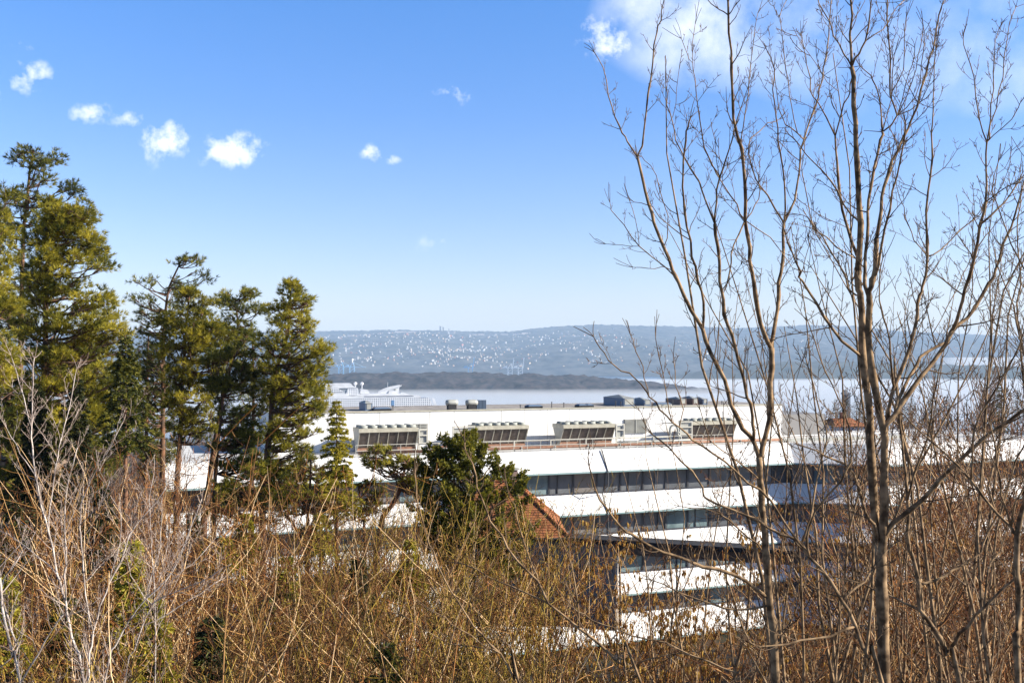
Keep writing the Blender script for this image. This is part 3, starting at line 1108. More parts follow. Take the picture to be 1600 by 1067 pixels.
def terrace_things():
    # railing along the terrace edge
    s = 1.95
    u0, u1 = u_at(556, s), u_at(1222, s)
    e = empty('terrace_railing', B(u0, s, -8.63), 'thin metal railing along the white terrace edge', 'railing')
    o = np.array(B(u0, s, -8.63))
    for zz in (1.05, .55):
        mb = MB()
        mb.tube([np.array(B(u0, s, -8.63 + zz)) - o, np.array(B(u1, s, -8.63 + zz)) - o], .03, 6)
        mb.build('rail', M['rail'], e)
    n = int((u1 - u0) / 1.35)
    for i in range(n + 1):
        u = u0 + (u1 - u0) * i / n
        mb = MB()
        mb.tube([np.array(B(u, s, -8.63)) - o, np.array(B(u, s, -7.55)) - o], .028, 5)
        mb.build('post', M['rail'], e)
    # pipe runs behind the railing
    pipes = [('pipe_run', 3.1, -8.05, .11, 668, 745, 'rust', 'rusty brown pipe run between the first two coolers'),
             ('pipe_run', 2.9, -8.38, .14, 560, 1222, 'rust', 'long low rusty pipe run behind the terrace railing'),
             ('pipe_run', 3.2, -7.72, .07, 655, 1046, 'rail', 'slim pale pipe run over the rusty pipes behind the railing'),
             ('pipe_run', 3.0, -8.12, .11, 965, 1080, 'grey_metal', 'grey lagged pipe run beside the looped pipe')]
    for nm, s_, z_, r_, p0, p1, mt, lab in pipes:
        a, b = u_at(p0, s_), u_at(p1, s_)
        e = empty(nm, B(a, s_, z_), lab, 'pipe')
        oo = np.array(B(a, s_, z_))
        mb = MB()
        mb.tube([np.array(B(a + (b - a) * t, s_, z_)) - oo for t in (0, .33, .66, 1)], r_, 8)
        p = mb.build('pipe', M[mt], e, True)
        for i in range(max(2, int((b - a) / 3.5))):
            u = a + (b - a) * (i + .5) / max(2, int((b - a) / 3.5))
            mb = MB()
            mb.box(u - .05, u + .05, s_ - r_ - .09, s_ - r_ - .02, -8.74, z_ + r_, lambda q, w, t: tuple(np.array(B(q, w, t)) - oo))
            mb.build('bracket', M['rail'], e)
    # looped expansion pipes
    for px, lab in ((1054, 'looped grey expansion pipe between the louvre panel and last cooler'), (712, 'looped grey expansion pipe between the first two coolers')):
        u = u_at(px - 7, 3.6)
        zb, zt = -8.7, z_at(px, 664 if px > 900 else 682, 3.6)
        e = empty('expansion_loop', B(u, 3.6, zb), lab, 'pipe')
        oo = np.array(B(u, 3.6, zb))
        pts = [(0, zb)] + [(0, zt - .55)] + [(.45 - .45 * math.cos(t), zt - .5 + .5 * math.sin(t)) for t in np.linspace(0, math.pi, 9)] + [(.9, zt - .55), (.9, zt - 1.0), (1.25, zt - 1.25), (1.3, zb)]
        mb = MB()
        mb.tube([np.array(B(u + a, 3.6, b)) - oo for a, b in pts], .11, 8)
        mb.build('pipe', M['grey_metal'], e, True)
        for a in (0, .9):
            mb = MB()
            mb.tube([np.array(B(u + a, 3.6, zt - .8)) - oo, np.array(B(u + a, 3.6, zt - .7)) - oo], .19, 8)
            mb.build('flange', M['rail'], e)
    # service gantries beside the coolers
    for px0, px1, py, lab in ((655, 668, 672, 'steel pipe gantry at the end of the first cooler'), (708, 742, 668, 'steel pipe gantry in front of the second cooler'),
                              (963, 975, 664, 'steel pipe gantry between the third cooler and louvre panel'), (1063, 1081, 660, 'steel pipe gantry beside the looped pipe and last cooler')):
        s_ = 4.2
        a, b = u_at(px0, s_), u_at(px1, s_)
        zt = z_at(px0, py, s_)
        e = empty('pipe_gantry', B(a, s_, -8.74), lab, 'gantry')
        oo = np.array(B(a, s_, -8.74))
        g = lambda q, w, t: tuple(np.array(B(q, w, t)) - oo)
        for u in (a, b):
            mb = MB()
            mb.box(u - .06, u + .06, s_ - .06, s_ + .06, -8.74, zt, g)
            mb.build('post', M['rail'], e)
        mb = MB()
        for z_ in (zt, zt - .55, zt - 1.3):
            mb.box(a - .06, b + .06, s_ - .07, s_ + .07, z_ + .002, z_ + .12, g)
        mb.build('crossbeam', M['rail'], e)
        mb = MB()
        mb.box(a + .1, b - .1, s_ + .1, s_ + .5, zt - 1.2, zt - .1, g)
        mb.build('valve_box', M['grey_metal'], e)
    # housings on the top roof
    zr = -4.94
    hous = [(965, 992, 617.5, 12, 2.0, 'largest blue-grey roof housing with a hipped lid'), (1001, 1017, 621.5, 12, 1.4, 'small blue-grey roof housing next to the largest one'),
            (565, 582, 626, 11.5, 1.2, 'dark blue roof housing standing before the ship'), (1057, 1073, 620.5, 12.5, 1.3, 'brown roof housing nearest the looped pipe, first of a close three'),
            (1078, 1091, 619, 12.5, 1.1, 'brown roof housing, middle of a close three'), (1094, 1106, 620.5, 12.5, 1.1, 'slate roof housing, last of a close three')]
    for x0, x1, py, s_, dp, lab in hous:
        a, b = u_at(x0, s_), u_at(x1, s_)
        w = (b - a) * .62
        a = a + (b - a) * .36
        zt = z_at((x0 + x1) / 2, py, s_)
        e = empty('roof_housing', B(a, s_, zr), lab, 'roof housing')
        oo = np.array(B(a, s_, zr))
        g = lambda q, ww, t: tuple(np.array(B(q, ww, t)) - oo)
        h = zt - zr
        mb = MB()
        mb.box(a, a + w, s_, s_ + dp * 2.6, zr, zr + h * .72, g)
        body = mb.build('body', M['blue_box'] if 'blue' in lab or 'slate' in lab else M['copper'], e)  # blue bodies have the shade of their sides painted in
        mb = MB()
        mb.box(a + .12, a + w - .12, s_ - .03, s_ - .005, zr + .15, zr + h * .68, g)
        mb.build('grille', M['grey_metal'], body)
        mb = MB()
        c = B(a + w / 2, s_ + dp * 1.3, zr + h)
        corners = [g(a - .06, s_ - .06, zr + h * .72 + .004), g(a + w + .06, s_ - .06, zr + h * .72 + .004), g(a + w + .06, s_ + dp * 2.6 + .06, zr + h * .72 + .004), g(a - .06, s_ + dp * 2.6 + .06, zr + h * .72 + .004)]
        mb.add(corners + [tuple(np.array(c) - oo)], [[3, 2, 1, 0]], [[0, 1, 4], [1, 2, 4], [2, 3, 4], [3, 0, 4]])
        mb.build('lid', M['grey_metal'], e)
    # silver roll fans
    for px, lab in ((706, 'silver drum fan on a dark plinth, nearest the ship'), (737, 'silver drum fan on a dark plinth beside the vertical slats')):
        s_ = 10.8
        u = u_at(px, s_)
        zc = z_at(px, 629, s_)
        e = empty('drum_fan', B(u, s_, zr), lab, 'roof fan', 'drum fans on the flat roof')
        oo = np.array(B(u, s_, zr))
        mb = MB()
        mb.tube([np.array(B(u - .62 + .31 * i, s_, zc)) - oo for i in range(5)], [.26, .32, .32, .32, .26], 12)
        mb.build('drum', M['grey_metal'], e, True)
        mb = MB()
        mb.box(u - .45, u + .4, s_ - .35, s_ + .35, zr, zc - .2, lambda q, w, t: tuple(np.array(B(q, w, t)) - oo))
        mb.build('plinth', M['black'], e)
    s_ = 10.6
    e = empty('slatted_screen', B(u_at(746, s_), s_, zr), 'grey screen of upright slats beside the drum fans', 'screen')
    oo = np.array(B(u_at(746, s_), s_, zr))
    mb = MB()
    for i in range(7):
        u = u_at(746, s_) + .15 * i
        mb.box(u, u + .06, s_, s_ + .4, zr, zr + .95, lambda q, w, t: tuple(np.array(B(q, w, t)) - oo))
    mb.build('slats', M['blue_box'], e)
    # low rooflights, vents and short pipes
    for x0, x1, lab in ((826, 848, 'low dark rooflight on the flat roof beside the slatted screen'), (905, 918, 'low dark rooflight on the flat roof, before the island'),
                        (918, 928, 'low brown rooflight close against a dark one'), (585, 612, 'low dark rooflight beside the dark blue housing'),
                        (1026, 1050, 'low pale blue rooflight between small housings')):
        s_ = 10.4
        a, b = u_at(x0, s_), u_at(x1, s_)
        e = empty('rooflight', B(a, s_, zr), lab, 'rooflight')
        oo = np.array(B(a, s_, zr))
        g = lambda q, w, t: tuple(np.array(B(q, w, t)) - oo)
        mb = MB()
        mb.box(a, b, s_, s_ + 1.2, zr, zr + .22, g)
        mb.build('kerb', M['black'] if 'dark' in lab else M['grey_metal'], e)
        mb = MB()
        mb.hexa([g(a - .03, s_ - .03, zr + .224), g(b + .03, s_ - .03, zr + .224), g(b + .03, s_ + 1.23, zr + .224), g(a - .03, s_ + 1.23, zr + .224)],
                [g(a + .2, s_ + .3, zr + .36), g(b - .2, s_ + .3, zr + .36), g(b - .2, s_ + .9, zr + .36), g(a + .2, s_ + .9, zr + .36)])
        mb.build('dome', M['blue_box'], e)
    for i, (px, h) in enumerate(((813, .35), (862, .6), (881, .5), (614, .5), (962, .6), (970, .5), (1115, .7), (1128, .4), (1138, .55), (1051, .6))):
        s_ = 9.9
        u = u_at(px, s_)
        e = empty('vent_pipe', B(u, s_, zr), 'short thin vent pipe standing on the flat roof edge', 'vent pipe', 'thin vent pipes along the roof edge')
        mb = MB()
        mb.tube([(0, 0, 0), (0, 0, h)], .045, 6)
        mb.build('pipe', M['mast'], e)
        mb = MB()
        mb.tube([(0, 0, h), (0, 0, h + .05), (0, 0, h + .1)], [.08, .09, .03], 7)
        mb.build('cap', M['mast'], e)
    # tall thin mast
    s_ = 9 - .12
    u = u_at(1209, s_)
    zb, zt = z_at(1209, 661, s_), z_at(1209, 487, s_)
    e = empty('aerial_mast', B(u, s_, zb), 'tall thin dark aerial mast fixed to the white top storey', 'mast')
    mb = MB()
    mb.tube([(0, 0, 0), (0, 0, (zt - zb) * .55), (0, 0, zt - zb)], [.06, .05, .03], 6)
    mb.build('pole', M['mast'], e)
    for q in (.12, .2):
        mb = MB()
        mb.box(-.12, .12, -.06, .06, (zt - zb) * q, (zt - zb) * q + .1)
        mb.build('clamp', M['grey_metal'], e)
    # low upstand with a rail over the side wing
    e = empty('roof_upstand', B(u_at(1222, 4), 4, -8.74), 'low pale upstand with metal rail on the side wing roof', 'parapet')
    oo = np.array(B(u_at(1222, 4), 4, -8.74))
    g = lambda q, w, t: tuple(np.array(B(q, w, t)) - oo)
    a, b = u_at(1222, 4), u_at(1420, 4)
    mb = MB()
    mb.box(a, b, 4, 4.2, -8.74, -8.4, g)
    mb.build('upstand', M['grey_metal'], e)
    mb = MB()
    mb.tube([g(a, 4.0, -8.1), g(b, 4.0, -8.1)], .06, 6)
    mb.build('rail', M['white'], e)
    # brown clad stair head just beyond the tiled roof
    s_ = -.5
    a, b = u_at(781, s_), u_at(808, s_)
    e = empty('clad_stack', B(a, s_, -14), 'brown clad chimney stack above the orange tiled roof', 'chimney')
    oo = np.array(B(a, s_, -14))
    g = lambda q, w, t: tuple(np.array(B(q, w, t)) - oo)
    mb = MB()
    mb.hexa([g(a, s_ - 1.5, -15), g(b, s_ - 1.5, -15), g(b, s_, -15), g(a, s_, -15)], [g(a + .25, s_ - 1.3, -9.95), g(b - .45, s_ - 1.3, -9.95), g(b - .45, s_ - .1, -9.95), g(a + .25, s_ - .1, -9.95)])
    mb.build('shaft', M['copper'], e)
    mb = MB()
    mb.box(a + .1, b - .3, s_ - 1.45, s_ + .05, -9.945, -9.78, g)
    mb.build('cap', M['grey_metal'], e)


terrace_things()


# ---------------------------------------------------------------- houses in front of and beside the office
def tiled_house():
    """Long house with an orange hipped roof, gutter along the eave and grey rendered walls."""
    Y0 = 78.0
    ze = -(838 - HZ) / F * Y0
    xr = (879 - 800) / F * Y0
    xl = (690 - 800) / F * Y0
    W, Dp, H = xr - xl, 9.0, 5.0
    e = empty('tiled_house', (xr, Y0, ze - 7), 'house with an orange tiled hipped roof and grey rendered walls', 'house', None, R(2))

    def f(x, y, z):
        return (x - W, y, z + 7)
    o = .5
    mb = MB()
    A_, B_, C_, D_ = f(-o, -o, 0), f(W + o, -o, 0), f(W + o, Dp + o, 0), f(-o, Dp + o, 0)
    rz = -(752 - HZ) / F * (Y0 + Dp / 2) - ze
    R1, R2 = f(3.6, Dp / 2, rz), f(W - 3.6, Dp / 2, rz)
    mb.add([A_, B_, C_, D_, R1, R2], [[0, 1, 5, 4], [2, 3, 4, 5]], [[1, 2, 5], [3, 0, 4]])
    roof = mb.build('roof', M['tile'], e)
    mb = MB()
    mb.tube([np.array(R1) + (0, 0, .05), np.array(R2) + (0, 0, .05)], .13, 6)
    mb.tube([np.array(B_) + (0, 0, .03), np.array(R2) + (0, 0, .05)], .12, 6)
    mb.tube([np.array(C_) + (0, 0, .03), np.array(R2) + (0, 0, .05)], .12, 6)
    mb.build('ridge_tiles', M['tile'], roof)
    mb = MB()
    mb.box(0, W, 0, Dp, -7, -.12, f)
    mb.build('wall', M['wallgrey'], e)
    mb = MB()
    mb.tube([f(-o, -o - .12, -.08), f(W + o, -o - .12, -.08)], .12, 8)
    mb.build('gutter', M['black'], e)
    for i in range(2):
        x0 = 1.5 + i * 3.8
        mb = MB()
        mb.box(x0, x0 + 1.3, -.05, -.01, -3.4, -1.6, f)
        w_ = mb.build('window', M['glass'], e)
        mb = MB()
        for a0, a1, b0, b1 in ((x0 - .1, x0, -3.5, -1.5), (x0 + 1.3, x0 + 1.4, -3.5, -1.5), (x0, x0 + 1.3, -3.5, -3.4), (x0, x0 + 1.3, -1.6, -1.5)):
            mb.box(a0, a1, -.1, -.005, b0, b1, f)
        mb.build('frame', M['offwhite'], w_)
    # flat-roofed covered way running on from the eave
    zc = ze - .03
    p0 = np.array((xr + .06, Y0 - .5, zc))
    p1 = np.array(P(1250, 862, 73.2))
    d = p1 - p0
    Lw = float(np.linalg.norm(d))
    d /= Lw
    nrm = np.array((-d[1], d[0], 0))
    c = empty('flat_annex', p0 - (0, 0, 7), 'low flat-roofed annex with black roof edge and grey wall beside the tiled house', 'annex')
    o0 = p0 - (0, 0, 7)

    def g(a, b, h):
        return tuple(p0 + d * a + nrm * b + np.array((0, 0, h)) - o0)
    mb = MB()
    mb.box(0, Lw, 0, 2.2, -.22, 0.0, g)
    rf = mb.build('roof', M['black'], c)
    mb = MB()
    mb.box(-.02, Lw + .02, -.1, -.004, -.28, .06, g)
    mb.build('fascia', M['black'], rf)
    mb = MB()
    mb.box(-.5, 4.0, .35, 2.0, -7, -.23, g)
    mb.build('wall', M['wallgrey'], c)
    mb = MB()
    mb.box(4.01, Lw, .5, 1.9, -1.1, -.24, g)
    mb.build('beam', M['wood_wall'], c)
    for i in range(4):
        a = 4.3 + (Lw - 4.6) * i / 3
        mb = MB()
        mb.box(a - .06, a + .06, .6, .72, -7, -1.11, g)
        mb.build('post', M['mast'], c)


tiled_house()


def small_house(name, px0, px1, py_eave, py_ridge, Y, wall, roof, label, depth=8.0, base=5.0, wins=2, trim='white'):
    x0, x1 = (px0 - 800) / F * Y, (px1 - 800) / F * Y
    ze, zr = -(py_eave - HZ) / F * Y, -(py_ridge - HZ) / F * (Y + depth / 2)
    W = x1 - x0
    e = empty(name, (x0, Y, ze - base), label, 'house')

    def f(x, y, z):
        return (x, y, z + base)
    mb = MB()
    mb.box(0, W, 0, depth, -base, -.02, f)
    mb.build('wall', wall, e)
    h = zr - ze
    mb = MB()
    o = .5
    mb.add([f(-o, -o, 0), f(W + o, -o, 0), f(W + o, depth + o, 0), f(-o, depth + o, 0), f(W * .18, depth / 2, h), f(W * .82, depth / 2, h)],
           [[0, 1, 5, 4], [2, 3, 4, 5], [0, 3, 2, 1]], [[1, 2, 5], [3, 0, 4]])
    rf = mb.build('roof', roof, e)
    mb = MB()
    mb.box(W * .5 - .3, W * .5 + .3, depth / 2 - .3, depth / 2 + .3, h - .4, h + .9, f)
    mb.build('chimney', M['brick'], rf)
    for i in range(wins):
        xc = W * (i + .5) / wins
        mb = MB()
        mb.box(xc - .6, xc + .6, -.05, -.01, -2.4, -1.0, f)
        w_ = mb.build('window', M['glass'], e)
        mb = MB()
        for a0, a1, b0, b1 in ((xc - .72, xc - .6, -2.5, -.9), (xc + .6, xc + .72, -2.5, -.9), (xc - .6, xc + .6, -2.5, -2.4), (xc - .6, xc + .6, -1.0, -.9)):
            mb.box(a0, a1, -.1, -.005, b0, b1, f)
        mb.build('frame', M[trim], w_)
    return e


small_house('white_house', 1308, 1354, 666, 653, 150, M['white'], M['tile'], 'white house with an orange hipped roof beyond the office roof', 9, 9, 2)
small_house('board_house', -60, 46, 656, 642, 62, M['wood_wall'], M['black'], 'brown board-clad house half hidden behind the pines', 8, 7, 1, 'frame')


def fog_tower():
    Y = 900
    x = (1322 - 800) / F * Y
    z0 = float(ground(x, Y))
    zt = -(609 - HZ) / F * Y
    m = material('fog_tower_concrete', (.35, .34, .33), .8)
    e = empty('concrete_tower', (x, Y, z0), 'lone grey tower rising through mist beyond the orange-roofed house', 'tower')
    mb = MB()
    mb.box(-3, 3, -3, 3, 0, zt - z0 - 4)
    mb.build('shaft', m, e)
    mb = MB()
    mb.box(-3.5, 3.5, -3.5, 3.5, zt - z0 - 4, zt - z0 - 2.4)
    mb.box(-2, 1, -2, 2, zt - z0 - 2.4, zt - z0)
    mb.build('cap', m, e)


fog_tower()

# ---------------------------------------------------------------- air: haze box and low mist
def air():
    def vol(name, mat_col, dens, aniso=0.0):
        m = bpy.data.materials.new(name)
        m.use_nodes = True
        nt = m.node_tree
        nt.nodes.clear()
        out = nt.nodes.new('ShaderNodeOutputMaterial')
        v = nt.nodes.new('ShaderNodeVolumePrincipled')
        v.inputs['Color'].default_value = (*mat_col, 1)
        v.inputs['Density'].default_value = dens
        v.inputs['Anisotropy'].default_value = aniso
        nt.links.new(v.outputs[0], out.inputs['Volume'])
        return m
    mb = MB()
    mb.box(-11800, 11800, -90, 12950, -98, 420)
    o = mb.build('haze', vol('haze_air', (.55, .75, 1.0), 7.2e-5))
    tag(o, 'pale blue haze thickening towards the far hills', None, None, 'stuff')
    # mist lying on the fjord
    mist = vol('mist', (.97, .98, 1.0), 2.2e-3)
    mb = MB()
    mb.box(-2600, 3000, 1130, 4600, WATER + .3, WATER + 13)
    tag(mb.build('mist', mist), 'thin white mist lying low on the fjord water', None, None, 'stuff')
    mb = MB()
    x0 = (1462 - 800) / F * 6000
    mb.hexa([(x0, 5750, WATER + .3), (x0 + 3600, 5750, WATER + .3), (x0 + 3600, 6300, WATER + .3), (x0, 6300, WATER + .3)],
            [(x0 + 120, 5780, 26), (x0 + 3500, 5780, 32), (x0 + 3500, 6280, 32), (x0 + 120, 6280, 26)])
    tag(mb.build('fog_bank', mist), 'white fog bank lying behind the headland', None, None, 'stuff')


air()


# ---------------------------------------------------------------- bare trees near the camera, traced branch by branch
def smooth_line(p, step):
    """Catmull-Rom through the points, resampled about every step metres."""
    p = np.asarray(p, float)
    if len(p) < 3:
        q = p
        n = max(3, int(np.linalg.norm(p[-1] - p[0]) / step))
        t = np.linspace(0, 1, n)[:, None]
        return p[0] * (1 - t) + p[-1] * t
    e = np.vstack([2 * p[0] - p[1], p, 2 * p[-1] - p[-2]])
    out = []
    for i in range(1, len(e) - 2):
        n = max(2, int(np.linalg.norm(e[i + 1] - e[i]) / step))
        t = np.linspace(0, 1, n, endpoint=False)[:, None]
        a, b, c, d = e[i - 1], e[i], e[i + 1], e[i + 2]
        out.append(.5 * ((2 * b) + (-a + c) * t + (2 * a - 5 * b + 4 * c - d) * t ** 2 + (-a + 3 * b - 3 * c + d) * t ** 3))
    out.append(p[-1:])
    return np.vstack(out)


def unit(v):
    return v / (np.linalg.norm(v) + 1e-9)


def shoots(tb, line, rads, rg, spacing, lmin, lmax, level, up=.35, ang=(28, 60), k=4, start=.1, pair=True, rmin=.0022, tips=None, kids=.5):
    """Side twigs along a branch, in opposite pairs, bending upward."""
    seg = np.linalg.norm(np.diff(line, axis=0), axis=1)
    cum = np.concatenate([[0], np.cumsum(seg)])
    Lt = cum[-1]
    s = Lt * start + rg.random() * spacing
    phase = rg.random() * 6.28
    while s < Lt:
        i = min(len(seg) - 1, int(np.searchsorted(cum, s)) - 1)
        i = max(0, i)
        t = (s - cum[i]) / (seg[i] + 1e-9)
        p = line[i] * (1 - t) + line[i + 1] * t
        r = rads[i] * (1 - t) + rads[i + 1] * t
        tan = unit(line[i + 1] - line[i])
        phase += 1.57 + rg.normal() * .35
        for side in ((0, math.pi) if pair else (0,)):
            if rg.random() < .22:
                continue
            a = phase + side
            n1 = unit(np.cross(tan, (0.3, 0.9, 0.2)))
            n2 = np.cross(tan, n1)
            out = n1 * math.cos(a) + n2 * math.sin(a)
            al = R(rg.uniform(*ang))
            d = unit(tan * math.cos(al) + out * math.sin(al))
            ln = rg.uniform(lmin, lmax) * (1 - .45 * s / Lt)
            pts = [p]
            q = p
            dd = d
            m = 5
            for j in range(m):
                dd = unit(dd + np.array((0, 0, up)) * .33 + rg.normal(0, .13, 3))
                q = q + dd * ln / m
                pts.append(q)
            pts = np.array(pts)
            r0 = max(rmin, min(r * .55, .004 + ln * .006))
            rr = np.linspace(r0, rmin * .8, m + 1)
            tb.add(pts, rr, k if r0 > .006 else 3)
            if tips is not None:
                tips.append(pts[-1])
            if level > 0 and rg.random() < kids + .4:
                shoots(tb, pts, rr, rg, max(.06, ln * .22), ln * .2, ln * .5, level - 1, up, ang, 3, .25, pair, rmin, tips, kids * .6)
        s += spacing * rg.uniform(.6, 1.4)


class TracedTree:
    def __init__(self, Y0, seed):
        self.Y0, self.rg = Y0, np.random.default_rng(seed)
        self.lines = []          # (pixel pts, 3D line, radii)
        self.wood, self.twigs = MB(), Tubes()

    def snap(self, px, py):
        best = None
        for L3, rr in self.lines:
            qx = 800 + F * L3[:, 0] / L3[:, 1]
            qy = HZ - F * L3[:, 2] / L3[:, 1]
            d = (qx - px) ** 2 + (qy - py) ** 2
            i = int(d.argmin())
            if best is None or d[i] < best[0]:
                best = (d[i], L3[i], rr[i])
        return best

    def add(self, pix, r0, r1, drift=None, free=False, to_ground=False, spacing=.26, lmin=.10, lmax=.5, level=1, twig=True, k=8):
        rg = self.rg
        drift = rg.uniform(-.45, .45) if drift is None else drift
        b = None if (free or not self.lines) else self.snap(*pix[0])
        Y = self.Y0 if b is None else b[1][1]
        pts = []
        prev = None
        for i, (px, py) in enumerate(pix):
            q = P(px, py, Y)
            if prev is not None:
                Y = max(2.5, Y + drift * float(np.hypot(q[0] - prev[0], q[2] - prev[2])) * (.6 + .8 * rg.random()))
                q = P(px, py, Y)
            elif b is not None:
                q = b[1]
            pts.append(q)
            prev = q
        pts = np.array(pts)
        if to_ground:
            t = unit(pts[0] - pts[1])
            gz = float(ground(pts[0][0], pts[0][1])) - .3
            h = pts[0][2] - gz
            foot = pts[0] + np.array((t[0] * .5, t[1] * .5, 0)) * min(h, 2.0)
            foot[2] = gz
            pts = np.vstack([foot, pts])
        line = smooth_line(pts, .12)
        n = len(line)
        j = rg.normal(0, 1, (n, 3)) * .006
        j[0] = 0
        line = line + j
        if b is not None:
            r0 = min(r0, b[2] * .9)
        if not (to_ground and not twig):
            r0, r1 = r0 * .84, max(.0026, r1 * .9)
        tt = np.linspace(0, 1, n)
        rr = (r0 * (1 - tt) + r1 * tt) * (1 + .05 * rg.normal(size=n))
        # swollen nodes
        for q in range(5, n - 1, rg.integers(5, 9)):
            rr[q] *= 1.18
        self.lines.append((line, rr))
        self.wood.tube(line, rr, k)
        if twig:
            shoots(self.twigs, line, rr, rg, spacing * .62, lmin, lmax * 1.4, level + (1 if level == 1 else 0), start=.18 if len(pix) > 3 else .05, kids=.7, ang=(24, 58))
            # the leader ends in a small fork
            tn = unit(line[-1] - line[-2])
            for _ in range(3):
                d = unit(tn + rg.normal(0, .35, 3))
                ln = rg.uniform(.06, .2)
                b_ = rg.normal(0, .18, 3) * ln + np.array((0, 0, .12 * ln))
                self.twigs.add(np.array([line[-1] + d * ln * q + b_ * q * q for q in (0, .33, .66, 1)]), np.linspace(min(r1, .004), .0022, 4), 4)
        return self

    def finish(self, name, label, cat, group=None, bark='bark_near', twigm='twig_near'):
        foot = self.lines[0][0][0]
        e = empty(name, foot, label, cat, group)
        for v in self.wood.V:
            v -= foot
        self.wood.build('trunk', M[bark], e, True)
        mb = self.twigs.into(MB())
        for v in mb.V:
            v -= foot
        mb.build('crown', M[twigm], e, True)
        return e


def near_trees():
    # ---- the slim forked tree left of the thick one
    t = TracedTree(9.2, 21)
    t.add([(1212, 1067), (1202, 932), (1196, 856), (1191, 790), (1189, 749), (1187, 712)], .050, .029, -.02, to_ground=True, twig=False, k=10)
    t.add([(1187, 712), (1178, 690), (1160, 668), (1145, 632), (1132, 593), (1110, 549), (1097, 514), (1081, 484), (1060, 440), (1052, 423), (1038, 386), (1022, 349), (1014, 318), (1003, 279), (997, 244)], .034, .014, .12, spacing=.5, lmax=.3)
    t.add([(997, 244), (979, 220), (972, 208), (962, 182), (950, 149), (942, 105), (928, 81)], .010, .004, .3, spacing=.3, lmax=.22)
    t.add([(997, 244), (1003, 228), (1011, 175), (1020, 98), (1027, 50), (1031, 33), (1037, 0), (1042, -40)], .011, .005, -.2, spacing=.24, lmax=.24)
    t.add([(1060, 440), (1038, 418), (1000, 384), (975, 352), (957, 330), (954, 316)], .008, .003, .3, spacing=.3, lmax=.22)
    t.add([(998, 383), (972, 384), (945, 381)], .004, .0025, .2, spacing=.2, lmax=.12)
    t.add([(1052, 424), (1034, 417), (1012, 421), (990, 416)], .005, .0025, -.2, spacing=.2, lmax=.12)
    t.add([(998, 378), (993, 345), (982, 310)], .004, .0025, .2, spacing=.25, lmax=.12)
    t.add([(1097, 514), (1099, 473), (1093, 440), (1086, 417), (1077, 377), (1068, 307), (1067, 275), (1072, 220), (1075, 197), (1078, 186)], .018, .007, -.35, spacing=.28, lmax=.4)
    t.add([(1075, 375), (1050, 355), (1018, 325), (1000, 318), (986, 313)], .006, .003, .25, spacing=.3, lmax=.15)
    t.add([(1045, 388), (1044, 356), (1037, 316), (1025, 275), (1008, 250), (1001, 245)], .006, .003, -.4, spacing=.3, lmax=.2)
    t.add([(1179, 690), (1178, 662), (1175, 640), (1168, 619), (1154, 562), (1143, 523), (1132, 490), (1126, 440), (1121, 384), (1116, 351)], .030, .016, -.3, spacing=.4, lmax=.4)
    t.add([(1116, 350), (1105, 318), (1092, 283), (1071, 248), (1057, 220), (1051, 192), (1044, 166), (1042, 131)], .010, .004, .4, spacing=.24, lmax=.35)
    t.add([(1116, 350), (1121, 318), (1125, 277), (1132, 253), (1143, 220), (1147, 200)], .011, .005, -.3, spacing=.24, lmax=.35)
    t.add([(1125, 278), (1112, 256), (1101, 233), (1092, 175), (1086, 122), (1082, 98), (1085, 37)], .008, .003, .2, spacing=.24, lmax=.3)
    t.add([(1083, 100), (1074, 85), (1066, 61)], .004, .0025, .2, spacing=.2, lmax=.15)
    t.add([(1187, 712), (1193, 700), (1202, 653), (1203, 615), (1205, 575), (1206, 545)], .036, .030, .1, spacing=.5, lmax=.4)
    t.add([(1206, 545), (1195, 523), (1184, 484), (1178, 440), (1173, 406), (1166, 344), (1163, 286), (1159, 235), (1147, 186), (1143, 109), (1138, 24), (1136, -30)], .026, .009, -.3, spacing=.24, lmax=.5)
    t.add([(1138, 24), (1122, 14), (1105, 0), (1098, -20)], .006, .003, .3, spacing=.2, lmax=.2)
    t.add([(1139, 24), (1148, 10), (1158, 0), (1170, -25)], .006, .003, -.3, spacing=.2, lmax=.2)
    t.add([(1166, 343), (1149, 321), (1128, 286), (1101, 233)], .009, .004, .5, spacing=.24, lmax=.35)
    t.add([(1167, 340), (1180, 320), (1189, 299), (1184, 275), (1176, 250)], .007, .003, .4, spacing=.2, lmax=.35)
    t.add([(1169, 345), (1204, 371), (1220, 392), (1237, 417)], .006, .003, .4, spacing=.25, lmax=.25)
    t.add([(1160, 352), (1147, 384), (1143, 410), (1134, 452)], .009, .006, -.3, spacing=.2, lmax=.4)
    t.add([(1206, 545), (1208, 527), (1215, 484), (1220, 440), (1217, 452), (1224, 373), (1225, 349)][0:4] + [(1222, 410), (1224, 373), (1225, 349)], .024, .015, .3, spacing=.4, lmax=.4)
    t.add([(1225, 349), (1200, 307), (1180, 279), (1170, 240), (1173, 217), (1200, 192), (1217, 188)], .010, .004, .5, spacing=.24, lmax=.35)
    t.add([(1225, 349), (1226, 286), (1217, 220), (1213, 186), (1208, 140), (1211, 109), (1196, 75)], .011, .004, -.4, spacing=.22, lmax=.35)
    t.add([(1225, 349), (1241, 312), (1250, 268), (1254, 219), (1267, 188), (1278, 153), (1289, 92), (1297, 39), (1298, 0), (1300, -30)], .016, .005, .35, spacing=.24, lmax=.4)
    t.add([(1254, 219), (1236, 200), (1222, 188), (1214, 150), (1211, 109)], .008, .003, -.3, spacing=.24, lmax=.3)
    t.add([(1250, 205), (1237, 164), (1228, 109), (1221, 44), (1219, 26), (1228, 0)], .009, .004, .3, spacing=.22, lmax=.3)
    t.add([(1219, 28), (1208, 12), (1199, 0)], .004, .0025, .2, spacing=.2, lmax=.15)
